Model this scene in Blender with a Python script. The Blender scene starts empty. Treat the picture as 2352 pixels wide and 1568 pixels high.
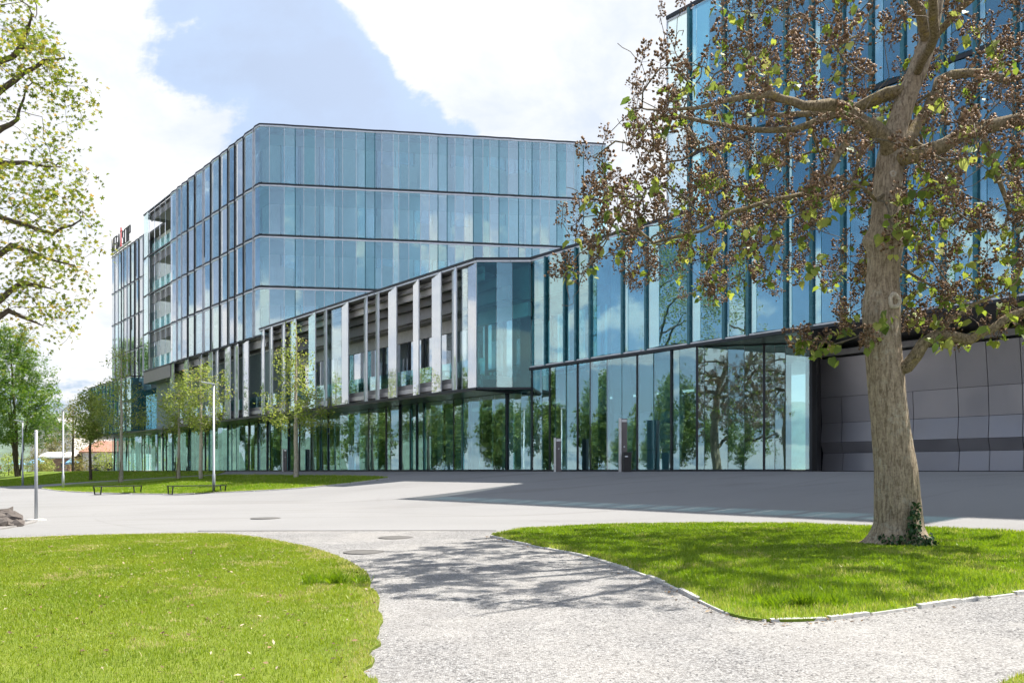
import bpy, bmesh, math, random
import numpy as np
from mathutils import Vector, Matrix
from mathutils.geometry import tessellate_polygon

R = math.radians
rng = np.random.default_rng(7)
random.seed(7)
sc = bpy.context.scene
col = sc.collection

# ------------------------------------------------------------------ camera, sky, sun, exposure
EYE = 1.5                       # camera height; the ground rises gently to the building
F = 1830.0                      # focal length in units of a 2352 wide picture
cam_d = bpy.data.cameras.new('camera')
cam_d.sensor_width = 36.0
cam_d.lens = 36.0 * F / 2352.0
cam_d.shift_y = (1082 - 784) / 2352.0
cam_d.clip_start = 0.1
cam_d.clip_end = 4000
cam = bpy.data.objects.new('camera', cam_d)
col.objects.link(cam)
cam.location = (0, 0, EYE)
cam.rotation_euler = (R(90), 0, 0)
sc.camera = cam

SUN_EL, SUN_AZ = R(60), math.atan2(0.92, 0.39)      # azimuth from +Y towards +X
sun_dir = Vector((math.cos(SUN_EL) * math.sin(SUN_AZ), math.cos(SUN_EL) * math.cos(SUN_AZ), math.sin(SUN_EL)))
sun_d = bpy.data.lights.new('sun', 'SUN')
sun_d.energy = 5.0
sun_d.angle = R(0.53)
sun_d.color = (1.0, 0.94, 0.84)
sun = bpy.data.objects.new('sun', sun_d)
col.objects.link(sun)
sun.rotation_euler = (-sun_dir).to_track_quat('-Z', 'Y').to_euler()
sun.location = (0, 0, 60)

vs = sc.view_settings
vs.view_transform = 'Standard'
vs.look = 'None'
vs.exposure = 1.10
vs.gamma = 1.0
vs.use_curve_mapping = False
sc.cycles.transparent_max_bounces = 12
sc.cycles.max_bounces = 6
sc.cycles.diffuse_bounces = 2
sc.cycles.use_adaptive_sampling = True
sc.cycles.adaptive_threshold = 0.03
sc.cycles.glossy_bounces = 3
sc.cycles.caustics_reflective = False
sc.cycles.caustics_refractive = False
sc.cycles.sample_clamp_indirect = 6.0
sc.cycles.use_denoising = True


def raydir(u, v):
    return Vector(((u - 1176) / F, 1.0, (1082 - v) / F)).normalized()


class NT:
    """small helper around a node tree"""
    def __init__(self, tree):
        self.t = tree
        self.n = tree.nodes
        self.l = tree.links

    def new(self, typ, **kw):
        nd = self.n.new(typ)
        for k, v in kw.items():
            setattr(nd, k, v)
        return nd

    def sock(self, s, nd_in):
        if hasattr(s, 'is_linked') or hasattr(s, 'links'):
            self.l.new(s, nd_in)
        else:
            nd_in.default_value = s

    def math(self, op, a, b=None, c=None, clamp=False):
        nd = self.n.new('ShaderNodeMath')
        nd.operation = op
        nd.use_clamp = clamp
        self.sock(a, nd.inputs[0])
        if b is not None:
            self.sock(b, nd.inputs[1])
        if c is not None:
            self.sock(c, nd.inputs[2])
        return nd.outputs[0]

    def vmath(self, op, a, b=None):
        nd = self.n.new('ShaderNodeVectorMath')
        nd.operation = op
        self.sock(a, nd.inputs[0])
        if b is not None:
            self.sock(b, nd.inputs[1])
        return nd

    def maprange(self, v, a, b, c=0.0, d=1.0, smooth=True):
        nd = self.n.new('ShaderNodeMapRange')
        nd.interpolation_type = 'SMOOTHSTEP' if smooth else 'LINEAR'
        self.sock(v, nd.inputs['Value'])
        nd.inputs['From Min'].default_value = a
        nd.inputs['From Max'].default_value = b
        nd.inputs['To Min'].default_value = c
        nd.inputs['To Max'].default_value = d
        return nd.outputs[0]

    def noise(self, vec, scale, detail=4, rough=0.55, dist=0.0):
        nd = self.n.new('ShaderNodeTexNoise')
        if vec is not None:
            self.l.new(vec, nd.inputs['Vector'])
        nd.inputs['Scale'].default_value = scale
        nd.inputs['Detail'].default_value = detail
        nd.inputs['Roughness'].default_value = rough
        nd.inputs['Distortion'].default_value = dist
        return nd.outputs['Fac']

    def mix(self, fac, a, b, mode='MIX'):
        nd = self.n.new('ShaderNodeMix')
        nd.data_type = 'RGBA'
        nd.blend_type = mode
        self.sock(fac, nd.inputs[0])
        for s, i in ((a, 6), (b, 7)):
            if isinstance(s, (tuple, list)):
                nd.inputs[i].default_value = (*s[:3], 1)
            else:
                self.l.new(s, nd.inputs[i])
        return nd.outputs[2]

    def ramp(self, fac, stops):
        nd = self.n.new('ShaderNodeValToRGB')
        cr = nd.color_ramp
        while len(cr.elements) < len(stops):
            cr.elements.new(0.5)
        for e, (p, c) in zip(cr.elements, stops):
            e.position = p
            e.color = (*c[:3], 1)
        self.sock(fac, nd.inputs[0])
        return nd.outputs[0]


# world: Nishita sky with clouds laid out by direction over the whole dome
world = bpy.data.worlds.new('World')
sc.world = world
world.use_nodes = True
world.node_tree.nodes.clear()
W = NT(world.node_tree)
w_out = W.new('ShaderNodeOutputWorld')
w_bg = W.new('ShaderNodeBackground')
W.l.new(w_bg.outputs[0], w_out.inputs[0])
w_bg.inputs[1].default_value = 0.052
sky = W.new('ShaderNodeTexSky')
sky.sky_type = 'NISHITA'
sky.sun_disc = False
sky.sun_elevation = SUN_EL
sky.sun_rotation = SUN_AZ
sky.air_density = 1.0
sky.dust_density = 0.7
sky.ozone_density = 2.5
tc = W.new('ShaderNodeTexCoord')
dirv = tc.outputs['Generated']
nrm = W.vmath('NORMALIZE', dirv).outputs[0]
sep = W.new('ShaderNodeSeparateXYZ')
W.l.new(nrm, sep.inputs[0])
zc = W.math('MAXIMUM', sep.outputs[2], 0.0)
zz_ = W.math('ADD', zc, 0.32)
px = W.math('DIVIDE', sep.outputs[0], zz_)
py = W.math('DIVIDE', sep.outputs[1], zz_)
comb = W.new('ShaderNodeCombineXYZ')
W.l.new(px, comb.inputs[0])
W.l.new(py, comb.inputs[1])
comb.inputs[2].default_value = 12.2
n_big = W.noise(comb.outputs[0], 1.5, 9, 0.6, 0.3)
n_fine = W.noise(nrm, 6.0, 8, 0.62, 0.3)
field = W.math('ADD', W.math('MULTIPLY', n_big, 1.5), W.math('MULTIPLY', n_fine, 0.5))
field = W.math('SUBTRACT', field, 1.08)          # above 0 is cloud
field = W.math('ADD', field, W.maprange(zc, 0.40, 0.10, 0.0, 0.17))      # cumulus crowds together towards the horizon


def cap(u, v, rad_px, w, soft=0.6):
    """a cloud bank (w > 0) or a clear patch (w < 0) round one direction of the dome"""
    c = raydir(u, v)
    ang = c.angle(raydir(*rad_px)) if isinstance(rad_px, tuple) else math.atan(rad_px / F)
    d = W.vmath('DOT_PRODUCT', nrm, tuple(c)).outputs['Value']
    a = W.math('ARCCOSINE', d)
    return W.maprange(a, ang * (1 + soft * 0.5), ang * (1 - soft * 0.5), 0.0, w)


for args in ((1700, -700, (890, 115), 0.62, 0.26), (800, 220, 440, -0.46, 0.9), (290, 560, 300, 0.24, 1.3), (130, 90, 300, 0.16, 1.2), (2100, 200, 1900, 0.20, 1.4)):
    field = W.math('ADD', field, cap(*args))
mask = W.maprange(field, -0.01, 0.075)
thin = W.maprange(field, -0.22, 0.02, 0.0, 0.40)     # veil of thin cloud round the banks
cloud_shade = W.noise(comb.outputs[0], 3.6, 7, 0.6, 0.3)
cloud_col = W.ramp(cloud_shade, [(0.3, (7.2, 7.9, 9.2)), (0.6, (10.2, 10.2, 10.2))])
sun_ang = W.math('ARCCOSINE', W.vmath('DOT_PRODUCT', nrm, tuple(sun_dir)).outputs['Value'])
aureole = W.maprange(sun_ang, R(104), R(60), 0.0, 0.62)      # hazy brightening of the sky on the sun's side
sky_col = W.mix(aureole, sky.outputs[0], (7.8, 9.0, 11.2))
sky_col = W.mix(thin, sky_col, (6.0, 7.8, 10.8))
sky_col = W.mix(W.maprange(zc, 0.24, 0.02, 0.0, 0.75), sky_col, (5.4, 6.4, 7.8))      # pale band above the horizon
full = W.mix(mask, sky_col, cloud_col)
W.l.new(full, w_bg.inputs[0])


# ------------------------------------------------------------------ site geometry
T = Vector((0.6554, -0.7553, 0))      # along the long facade, towards the camera
N = Vector((-0.7553, -0.6554, 0))     # outward normal of the long facade
P0 = Vector((1.03, 43.0, 0))


def ground_e(d):
    """ground level relative to the eye, by distance d in front of the facade line"""
    if d <= 0:
        return 0.0
    if d < 15.5:
        x = d / 15.5
        return -1.25 * x * x * (3 - 2 * x)
    x = min((d - 15.5) / 14.0, 1.0)
    return -1.25 - 0.22 * x * x * (3 - 2 * x)


def dist_facade(x, y):
    return (x - P0.x) * N.x + (y - P0.y) * N.y


D_LINES = [-900, -300, -100, -20, 0] + [i * 0.75 for i in range(1, 21)] + [15.5, 17, 18.5, 20, 22, 24, 26, 28, 29.5, 60, 150, 400, 900]


def gz(x, y):
    """height of the (piecewise flat) ground sheet"""
    d = dist_facade(x, y)
    for a, b in zip(D_LINES, D_LINES[1:]):
        if a <= d <= b:
            f = (d - a) / (b - a)
            return EYE + ground_e(a) * (1 - f) + ground_e(b) * f
    return EYE + ground_e(d)


def G(u, v):
    """where the sight line through a point of the photograph meets the ground"""
    k = (u - 1176) / F
    m = (1082 - v) / F
    lo, hi = 0.5, 400.0
    prev = None
    y = 2.0
    while y < 400:
        f = (EYE + m * y) - gz(k * y, y)
        if f <= 0:
            a, b = (prev or 0.5), y
            for _ in range(40):
                c = (a + b) / 2
                if (EYE + m * c) - gz(k * c, c) > 0:
                    a = c
                else:
                    b = c
            return Vector((k * b, b, gz(k * b, b)))
        prev = y
        y *= 1.03
    return Vector((k * 130, 130, gz(k * 130, 130)))


def PX(u, v, y):
    return Vector(((u - 1176) / F * y, y, EYE + (1082 - v) / F * y))


def s_of(u, dep=0.0, P=None, t=None, n=None):
    P = P0 if P is None else P
    t = T if t is None else t
    n = N if n is None else n
    k = (u - 1176) / F
    q = P + n * dep
    return -(q.x - k * q.y) / (t.x - k * t.y)


# ------------------------------------------------------------------ helpers
def tag(o, label=None, cat=None, group=None, kind=None):
    if label: o['label'] = label
    if cat: o['category'] = cat
    if group: o['group'] = group
    if kind: o['kind'] = kind
    return o


def empty(name, loc=(0, 0, 0), rz=0.0, **kw):
    o = bpy.data.objects.new(name, None)
    col.objects.link(o)
    o.location = loc
    o.rotation_euler = (0, 0, rz)
    o.empty_display_size = 0.3
    return tag(o, **kw)


class MB:
    def __init__(self):
        self.v = []
        self.f = []

    def add(self, verts, faces):
        b = len(self.v)
        self.v += [tuple(p) for p in verts]
        self.f += [tuple(i + b for i in f) for f in faces]

    def hexa(self, p):
        """8 points: bottom ring 0-3, top ring 4-7"""
        self.add(p, [(3, 2, 1, 0), (4, 5, 6, 7), (0, 1, 5, 4), (1, 2, 6, 5), (2, 3, 7, 6), (3, 0, 4, 7)])

    def box(self, c, s, rz=0.0):
        c = Vector(c)
        m = Matrix.Rotation(rz, 3, 'Z')
        x, y, z = s[0] / 2, s[1] / 2, s[2] / 2
        pts = [(-x, -y, -z), (x, -y, -z), (x, y, -z), (-x, y, -z), (-x, -y, z), (x, -y, z), (x, y, z), (-x, y, z)]
        self.hexa([c + m @ Vector(p) for p in pts])

    def slab(self, a, b, d0, d1, z0, z1, n):
        """upright slab on the plan line a-b, from depth d0 to d1 along normal n"""
        a, b, n = Vector(a), Vector(b), Vector(n)
        q = [a + n * d1, b + n * d1, b + n * d0, a + n * d0]
        self.hexa([Vector((p.x, p.y, z0)) for p in q] + [Vector((p.x, p.y, z1)) for p in q])

    def prism(self, poly, z0, z1):
        n = len(poly)
        area = sum(poly[i][0] * poly[(i + 1) % n][1] - poly[(i + 1) % n][0] * poly[i][1] for i in range(n))
        if area < 0:
            poly = poly[::-1]
        vs_ = [(p[0], p[1], z0) for p in poly] + [(p[0], p[1], z1) for p in poly]
        fs = [tuple(range(n - 1, -1, -1)), tuple(range(n, 2 * n))]
        fs += [(i, (i + 1) % n, n + (i + 1) % n, n + i) for i in range(n)]
        self.add(vs_, fs)

    def tube(self, path, radii, n=8, cap=True):
        path = [Vector(p) for p in path]
        rings = []
        prev = None
        for i, p in enumerate(path):
            t = (path[min(i + 1, len(path) - 1)] - path[max(i - 1, 0)])
            t = t.normalized() if t.length > 1e-9 else Vector((0, 0, 1))
            if prev is None:
                a = Vector((1, 0, 0)) if abs(t.x) < 0.9 else Vector((0, 1, 0))
                x = t.cross(a).normalized()
            else:
                x = (prev - t * prev.dot(t))
                x = x.normalized() if x.length > 1e-6 else t.orthogonal().normalized()
            prev = x
            y = t.cross(x)
            r = radii[i] if hasattr(radii, '__len__') else radii
            rings.append([p + (x * math.cos(2 * math.pi * k / n) + y * math.sin(2 * math.pi * k / n)) * r for k in range(n)])
        vs_ = [p for rr in rings for p in rr]
        fs = []
        for i in range(len(rings) - 1):
            for k in range(n):
                fs.append((i * n + k, i * n + (k + 1) % n, (i + 1) * n + (k + 1) % n, (i + 1) * n + k))
        if cap:
            fs.append(tuple(range(n - 1, -1, -1)))
            fs.append(tuple(range((len(rings) - 1) * n, len(rings) * n)))
        self.add(vs_, fs)

    def build(self, name, mat, parent=None, smooth=False, loc=None):
        me = bpy.data.meshes.new(name)
        me.from_pydata(self.v, [], self.f)
        me.update()
        if smooth:
            me.polygons.foreach_set('use_smooth', [True] * len(me.polygons))
        if mat is not None:
            me.materials.append(mat)
        o = bpy.data.objects.new(name, me)
        col.objects.link(o)
        if parent is not None:
            o.parent = parent
            o.matrix_parent_inverse = parent_inv(parent)
        return o


def parent_inv(p):
    m = Matrix.LocRotScale(p.location, p.rotation_euler, p.scale)
    q = p.parent
    if q is not None:
        m = q_matrix(p)
    return m.inverted()


def q_matrix(o):
    m = Matrix.LocRotScale(o.location, o.rotation_euler, o.scale)
    if o.parent is not None:
        m = q_matrix(o.parent) @ o.matrix_parent_inverse @ m
    return m


def mesh_np(name, verts, faces, mat, parent=None, attr=None, smooth=False):
    """fast mesh from numpy: verts (n,3), faces (m,k)"""
    verts = np.asarray(verts, np.float32)
    faces = np.asarray(faces, np.int32)
    me = bpy.data.meshes.new(name)
    k = faces.shape[1]
    me.vertices.add(len(verts))
    me.vertices.foreach_set('co', verts.ravel())
    me.loops.add(faces.size)
    me.loops.foreach_set('vertex_index', faces.ravel())
    me.polygons.add(len(faces))
    me.polygons.foreach_set('loop_start', np.arange(0, faces.size, k, dtype=np.int32))
    me.polygons.foreach_set('loop_total', np.full(len(faces), k, np.int32))
    if smooth:
        me.polygons.foreach_set('use_smooth', np.ones(len(faces), bool))
    me.update(calc_edges=True)
    if attr is not None:
        at = me.attributes.new('var', 'FLOAT', 'POINT')
        at.data.foreach_set('value', np.asarray(attr, np.float32))
    if mat is not None:
        me.materials.append(mat)
    if name is None:
        return me
    o = bpy.data.objects.new(name, me)
    col.objects.link(o)
    if parent is not None:
        o.parent = parent
        o.matrix_parent_inverse = parent_inv(parent)
    return o


# ------------------------------------------------------------------ materials
def new_mat(name):
    m = bpy.data.materials.new(name)
    m.use_nodes = True
    m.node_tree.nodes.clear()
    nt = NT(m.node_tree)
    out = nt.new('ShaderNodeOutputMaterial')
    return m, nt, out


def principled(nt, out, color, rough=0.6, metal=0.0, spec=0.5, bump=None, bump_s=0.2, bump_d=0.02):
    b = nt.new('ShaderNodeBsdfPrincipled')
    if isinstance(color, (tuple, list)):
        b.inputs['Base Color'].default_value = (*color, 1)
    else:
        nt.l.new(color, b.inputs['Base Color'])
    if isinstance(rough, (int, float)):
        b.inputs['Roughness'].default_value = rough
    else:
        nt.l.new(rough, b.inputs['Roughness'])
    b.inputs['Metallic'].default_value = metal
    b.inputs['Specular IOR Level'].default_value = spec
    if bump is not None:
        bp = nt.new('ShaderNodeBump')
        bp.inputs['Strength'].default_value = bump_s
        bp.inputs['Distance'].default_value = bump_d
        nt.l.new(bump, bp.inputs['Height'])
        nt.l.new(bp.outputs[0], b.inputs['Normal'])
    if out is not None:
        nt.l.new(b.outputs[0], out.inputs[0])
    return b


def obj_coord(nt):
    return nt.new('ShaderNodeTexCoord').outputs['Object']


def simple(name, color, rough=0.6, metal=0.0, var=0.12, scale=3.0, spec=0.5, bump=0.0):
    m, nt, out = new_mat(name)
    co = obj_coord(nt)
    n = nt.noise(co, scale, 5, 0.6)
    f = nt.maprange(n, 0.3, 0.7, 1 - var, 1 + var, smooth=False)
    hsv = nt.new('ShaderNodeHueSaturation')
    hsv.inputs['Color'].default_value = (*color, 1)
    nt.l.new(f, hsv.inputs['Value'])
    rr = nt.maprange(n, 0.3, 0.7, max(rough - 0.08, 0.02), min(rough + 0.08, 1), smooth=False)
    principled(nt, out, hsv.outputs[0], rr, metal, spec, n if bump else None, bump, 0.02)
    return m


def glass(name, tint, base_refl, rough=0.0, refl_tint=(0.92, 0.97, 1.0), wavy=0.0012, cloud_white=0.0):
    """architectural pane: tinted see-through layer with a coated, slightly wavy reflection"""
    m, nt, out = new_mat(name)
    tr = nt.new('ShaderNodeBsdfTransparent')
    tr.inputs[0].default_value = (*tint, 1)
    gl = nt.new('ShaderNodeBsdfGlossy')
    gl.inputs['Color'].default_value = (*refl_tint, 1)
    gl.inputs['Roughness'].default_value = rough
    geo = nt.new('ShaderNodeNewGeometry')
    co = obj_coord(nt)
    n = nt.noise(co, 0.7, 2, 0.5)
    bp = nt.new('ShaderNodeBump')
    bp.inputs['Strength'].default_value = 1.0
    bp.inputs['Distance'].default_value = wavy
    nt.l.new(n, bp.inputs['Height'])
    nt.l.new(bp.outputs[0], gl.inputs['Normal'])
    fr = nt.new('ShaderNodeLayerWeight')
    fr.inputs['Blend'].default_value = 0.5
    fac = nt.math('POWER', fr.outputs['Facing'], 3.2)
    fac = nt.maprange(fac, 0.0, 1.0, base_refl, 0.97, smooth=False)
    mx = nt.new('ShaderNodeMixShader')
    nt.l.new(fac, mx.inputs[0])
    if cloud_white > 0:  # diffuse white mixed in, standing for the reflection of bright cloud
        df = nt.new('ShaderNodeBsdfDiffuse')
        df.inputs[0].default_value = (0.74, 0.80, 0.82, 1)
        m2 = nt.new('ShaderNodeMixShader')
        m2.inputs[0].default_value = cloud_white
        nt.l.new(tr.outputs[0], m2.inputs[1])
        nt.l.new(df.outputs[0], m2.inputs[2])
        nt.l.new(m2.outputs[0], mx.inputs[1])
    else:
        nt.l.new(tr.outputs[0], mx.inputs[1])
    nt.l.new(gl.outputs[0], mx.inputs[2])
    nt.l.new(mx.outputs[0], out.inputs[0])
    return m


M = {}
M['glass'] = glass('clear_blue_glass', (0.93, 0.985, 0.985), 0.40, refl_tint=(0.88, 1.0, 1.0))
M['glass_cyan'] = glass('cyan_glass', (0.82, 0.96, 0.965), 0.38, refl_tint=(0.84, 1.0, 0.99))
M['glass_teal'] = glass('teal_glass', (0.70, 0.92, 0.92), 0.34, refl_tint=(0.82, 1.0, 1.0))
M['glass_tower'] = glass('coated_blue_glass', (0.44, 0.74, 0.82), 0.46, refl_tint=(0.66, 0.94, 1.0))
M['glass_fin'] = glass('cloud_whitened_glass', (0.86, 0.92, 0.94), 0.45, refl_tint=(0.97, 0.98, 1.0), cloud_white=0.45)  # half whitened: part of the cloud reflection is put into the colour
M['glass_white'] = glass('cloud_white_glass', (0.9, 0.95, 0.96), 0.34, refl_tint=(0.97, 0.98, 1.0), cloud_white=0.85)  # nearly all white: bright cloud reflection painted as pane colour
M['glass_mirror'] = glass('blue_coated_glass', (0.74, 0.88, 0.92), 0.46, refl_tint=(0.82, 0.95, 1.0))
M['glass_low'] = glass('ground_floor_glass', (0.64, 0.87, 0.89), 0.27, refl_tint=(0.78, 0.96, 0.99))
M['glass_inner'] = glass('inner_window_glass', (0.40, 0.46, 0.45), 0.62)
M['glass_deep'] = glass('deep_teal_glass', (0.50, 0.80, 0.81), 0.09, refl_tint=(0.7, 0.95, 1.0))
M['frame_dark'] = simple('dark_anodised_metal', (0.035, 0.040, 0.048), 0.42, 0.5)
M['mullion_teal'] = simple('teal_glass_edge', (0.035, 0.15, 0.19), 0.25, 0.1)
M['frame_light'] = simple('light_aluminium', (0.62, 0.64, 0.68), 0.35, 0.6)
M['fascia_light'] = simple('warm_grey_panel', (0.64, 0.62, 0.62), 0.5, 0.05)
M['fascia_mid'] = simple('grey_panel', (0.36, 0.35, 0.36), 0.5, 0.1)
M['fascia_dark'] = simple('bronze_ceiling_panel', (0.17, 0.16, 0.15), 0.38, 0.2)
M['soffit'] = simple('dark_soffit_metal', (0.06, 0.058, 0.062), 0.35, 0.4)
M['spandrel'] = simple('spandrel_panel', (0.36, 0.50, 0.53), 0.5)
M['inner_wall'] = simple('inner_facade_panel', (0.78, 0.82, 0.84), 0.45)
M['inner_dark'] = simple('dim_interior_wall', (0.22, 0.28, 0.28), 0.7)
M['curtain'] = simple('white_blind_cloth', (0.80, 0.81, 0.82), 0.8)
M['concrete'] = simple('pale_concrete', (0.46, 0.45, 0.43), 0.8, var=0.2)
M['strip'] = simple('worn_concrete', (0.25, 0.24, 0.235), 0.9, var=0.3, scale=6)
M['roof'] = simple('roof_membrane', (0.10, 0.10, 0.105), 0.8)
M['white_metal'] = simple('white_enamel', (0.74, 0.74, 0.74), 0.4)
M['galv'] = simple('galvanised_steel', (0.36, 0.385, 0.42), 0.42, 0.35, var=0.08)
M['black_metal'] = simple('black_powder_coat', (0.018, 0.019, 0.021), 0.45)
M['brown_grey'] = simple('brown_grey_panel', (0.16, 0.14, 0.145), 0.5)
M['red_sign'] = simple('red_sign_face', (0.62, 0.03, 0.04), 0.5)
M['teal_plastic'] = simple('teal_chair_shell', (0.03, 0.13, 0.15), 0.45)


def panel_metal():
    m, nt, out = new_mat('satin_violet_grey_metal')
    co = obj_coord(nt)
    n = nt.noise(co, 0.9, 4, 0.5)
    oi = nt.new('ShaderNodeObjectInfo')
    v = nt.math('ADD', nt.math('MULTIPLY', n, 0.35), nt.math('MULTIPLY', oi.outputs['Random'], 0.22))
    c = nt.ramp(v, [(0.1, (0.30, 0.292, 0.318)), (0.5, (0.42, 0.405, 0.435))])
    st = nt.new('ShaderNodeMapping')
    st.inputs['Scale'].default_value = (40, 40, 1.5)
    nt.l.new(co, st.inputs['Vector'])
    sn = nt.noise(st.outputs[0], 4.0, 3, 0.6)
    principled(nt, out, c, nt.maprange(n, 0.3, 0.7, 0.34, 0.5), 0.55, 0.5, sn, 0.05, 0.003)
    return m


M['panel'] = panel_metal()


def asphalt():
    m, nt, out = new_mat('pale_asphalt')
    co = obj_coord(nt)
    big = nt.noise(co, 0.12, 5, 0.6, 0.6)
    st = nt.new('ShaderNodeMapping')
    st.inputs['Rotation'].default_value = (0, 0, R(-12))
    st.inputs['Scale'].default_value = (0.035, 0.33, 1)
    nt.l.new(co, st.inputs['Vector'])
    streak = nt.noise(st.outputs[0], 1.4, 6, 0.65, 0.8)
    st2 = nt.new('ShaderNodeMapping')
    st2.inputs['Rotation'].default_value = (0, 0, R(14))
    st2.inputs['Scale'].default_value = (0.03, 0.22, 1)
    nt.l.new(co, st2.inputs['Vector'])
    streak2 = nt.noise(st2.outputs[0], 1.0, 5, 0.6, 1.5)
    fine = nt.noise(co, 60, 3, 0.7)
    grain = nt.noise(co, 160, 2, 0.6)
    c = nt.ramp(big, [(0.3, (0.200, 0.200, 0.204)), (0.7, (0.245, 0.245, 0.250))])
    c = nt.mix(nt.maprange(streak, 0.52, 0.72, 0, 0.55), c, (0.13, 0.122, 0.119))
    c = nt.mix(nt.maprange(streak2, 0.57, 0.66, 0, 0.38), c, (0.145, 0.132, 0.13))
    for cx_, cy_, sc_, lo_, amt in ((-9.0, 14.0, .75, .56, .42), (4.0, 33.0, .6, .57, .36)):      # curved tyre marks
        dv = nt.vmath('DISTANCE', co, (cx_, cy_, 0.4)).outputs['Value']
        cb = nt.new('ShaderNodeCombineXYZ')
        nt.l.new(dv, cb.inputs[0])
        arc = nt.noise(cb.outputs[0], sc_, 6, 0.75)
        gate = nt.maprange(nt.noise(co, 0.16, 3, 0.5), 0.46, 0.60)
        c = nt.mix(nt.math('MULTIPLY', nt.maprange(arc, lo_, lo_ + .08, 0, amt), gate), c, (0.12, 0.112, 0.11))
    c = nt.mix(nt.maprange(fine, 0.3, 0.7, 0.0, 0.35), c, (0.285, 0.284, 0.290))
    c = nt.mix(nt.maprange(grain, 0.55, 0.72, 0.0, 0.5), c, (0.16, 0.152, 0.15))
    principled(nt, out, c, 0.85, 0, 0.3, grain, 0.5, 0.006)
    return m


def gravel():
    m, nt, out = new_mat('bound_gravel')
    co = obj_coord(nt)
    vo = nt.new('ShaderNodeTexVoronoi')
    vo.inputs['Scale'].default_value = 62
    nt.l.new(co, vo.inputs['Vector'])
    sepc = nt.new('ShaderNodeSeparateColor')
    nt.l.new(vo.outputs['Color'], sepc.inputs[0])
    big = nt.noise(co, 0.5, 5, 0.6)
    mid = nt.noise(co, 9, 4, 0.65)
    c = nt.ramp(sepc.outputs[0], [(0.0, (0.045, 0.045, 0.05)), (0.16, (0.12, 0.118, 0.12)), (0.34, (0.22, 0.220, 0.223)), (1.0, (0.345, 0.342, 0.343))])
    c = nt.mix(nt.maprange(vo.outputs['Distance'], 0.45, 0.75, 0, 0.55), c, (0.10, 0.095, 0.095))
    c = nt.mix(nt.maprange(mid, 0.50, 0.72, 0, 0.22), c, (0.18, 0.17, 0.165))
    c = nt.mix(nt.maprange(big, 0.35, 0.65, 0.0, 0.25), c, (0.42, 0.40, 0.375))
    st = nt.noise(co, 1.7, 6, 0.65, 0.5)
    c = nt.mix(nt.maprange(st, 0.52, 0.70, 0, 0.30), c, (0.15, 0.145, 0.145))
    c = nt.mix(nt.maprange(st, 0.46, 0.32, 0, 0.35), c, (0.37, 0.362, 0.35))
    h = nt.math('SUBTRACT', 1.0, vo.outputs['Distance'])
    principled(nt, out, c, 0.85, 0, 0.3, h, 0.9, 0.009)
    return m


def soil_grass(name, a, b, dry):
    m, nt, out = new_mat(name)
    co = obj_coord(nt)
    n1 = nt.noise(co, 1.1, 5, 0.65, 0.4)
    n2 = nt.noise(co, 35, 4, 0.7)
    n3 = nt.noise(co, 3.3, 4, 0.6, 0.3)
    c = nt.mix(nt.maprange(n1, 0.35, 0.65), a, b)
    c = nt.mix(nt.maprange(n3, 0.60, 0.74, 0, 0.6), c, dry)
    c = nt.mix(nt.maprange(n2, 0.4, 0.7, 0, 0.45), c, tuple(x * 0.45 for x in a))
    principled(nt, out, c, 0.9, 0, 0.2, n2, 0.6, 0.03)
    return m


def leafmat(name, stops, trans=0.35, rough=0.5, attr='var'):
    m, nt, out = new_mat(name)
    at = nt.new('ShaderNodeAttribute')
    at.attribute_name = attr
    c = nt.ramp(at.outputs['Fac'], stops)
    b = principled(nt, None, c, rough, 0, 0.35)
    tl = nt.new('ShaderNodeBsdfTranslucent')
    hs = nt.new('ShaderNodeHueSaturation')
    hs.inputs['Saturation'].default_value = 1.1
    hs.inputs['Value'].default_value = 1.35
    nt.l.new(c, hs.inputs['Color'])
    nt.l.new(hs.outputs[0], tl.inputs[0])
    mx = nt.new('ShaderNodeMixShader')
    mx.inputs[0].default_value = trans
    nt.l.new(b.outputs[0], mx.inputs[1])
    nt.l.new(tl.outputs[0], mx.inputs[2])
    nt.l.new(mx.outputs[0], out.inputs[0])
    return m


def obj_leafmat(name, stops, trans=0.35, rough=0.5):
    m, nt, out = new_mat(name)
    oi = nt.new('ShaderNodeObjectInfo')
    c = nt.ramp(oi.outputs['Random'], stops)
    b = principled(nt, None, c, rough, 0, 0.35)
    tl = nt.new('ShaderNodeBsdfTranslucent')
    nt.l.new(c, tl.inputs[0])
    mx = nt.new('ShaderNodeMixShader')
    mx.inputs[0].default_value = trans
    nt.l.new(b.outputs[0], mx.inputs[1])
    nt.l.new(tl.outputs[0], mx.inputs[2])
    nt.l.new(mx.outputs[0], out.inputs[0])
    return m


def bark(name, dark, light, lichen, sx=9.0, sz=1.6, lich=0.5):
    m, nt, out = new_mat(name)
    co = obj_coord(nt)
    mp = nt.new('ShaderNodeMapping')
    mp.inputs['Scale'].default_value = (sx, sx, sz)
    nt.l.new(co, mp.inputs['Vector'])
    n1 = nt.noise(mp.outputs[0], 2.6, 8, 0.68, 0.6)
    n2 = nt.noise(co, 26, 5, 0.7)
    n3 = nt.noise(co, 2.2, 5, 0.6)
    n4 = nt.noise(co, 14, 5, 0.75)
    f = nt.math('ADD', nt.math('MULTIPLY', n1, 0.7), nt.math('MULTIPLY', n2, 0.3))
    c = nt.ramp(f, [(0.41, dark), (0.50, tuple((a + b) / 2 for a, b in zip(dark, light))), (0.60, light)])
    lm = nt.math('MULTIPLY', nt.maprange(n3, 0.45, 0.62), nt.maprange(n4, 0.48, 0.60))
    c = nt.mix(nt.math('MULTIPLY', lm, lich), c, lichen)
    principled(nt, out, c, 0.9, 0, 0.2, f, 1.0, 0.022)
    return m


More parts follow.
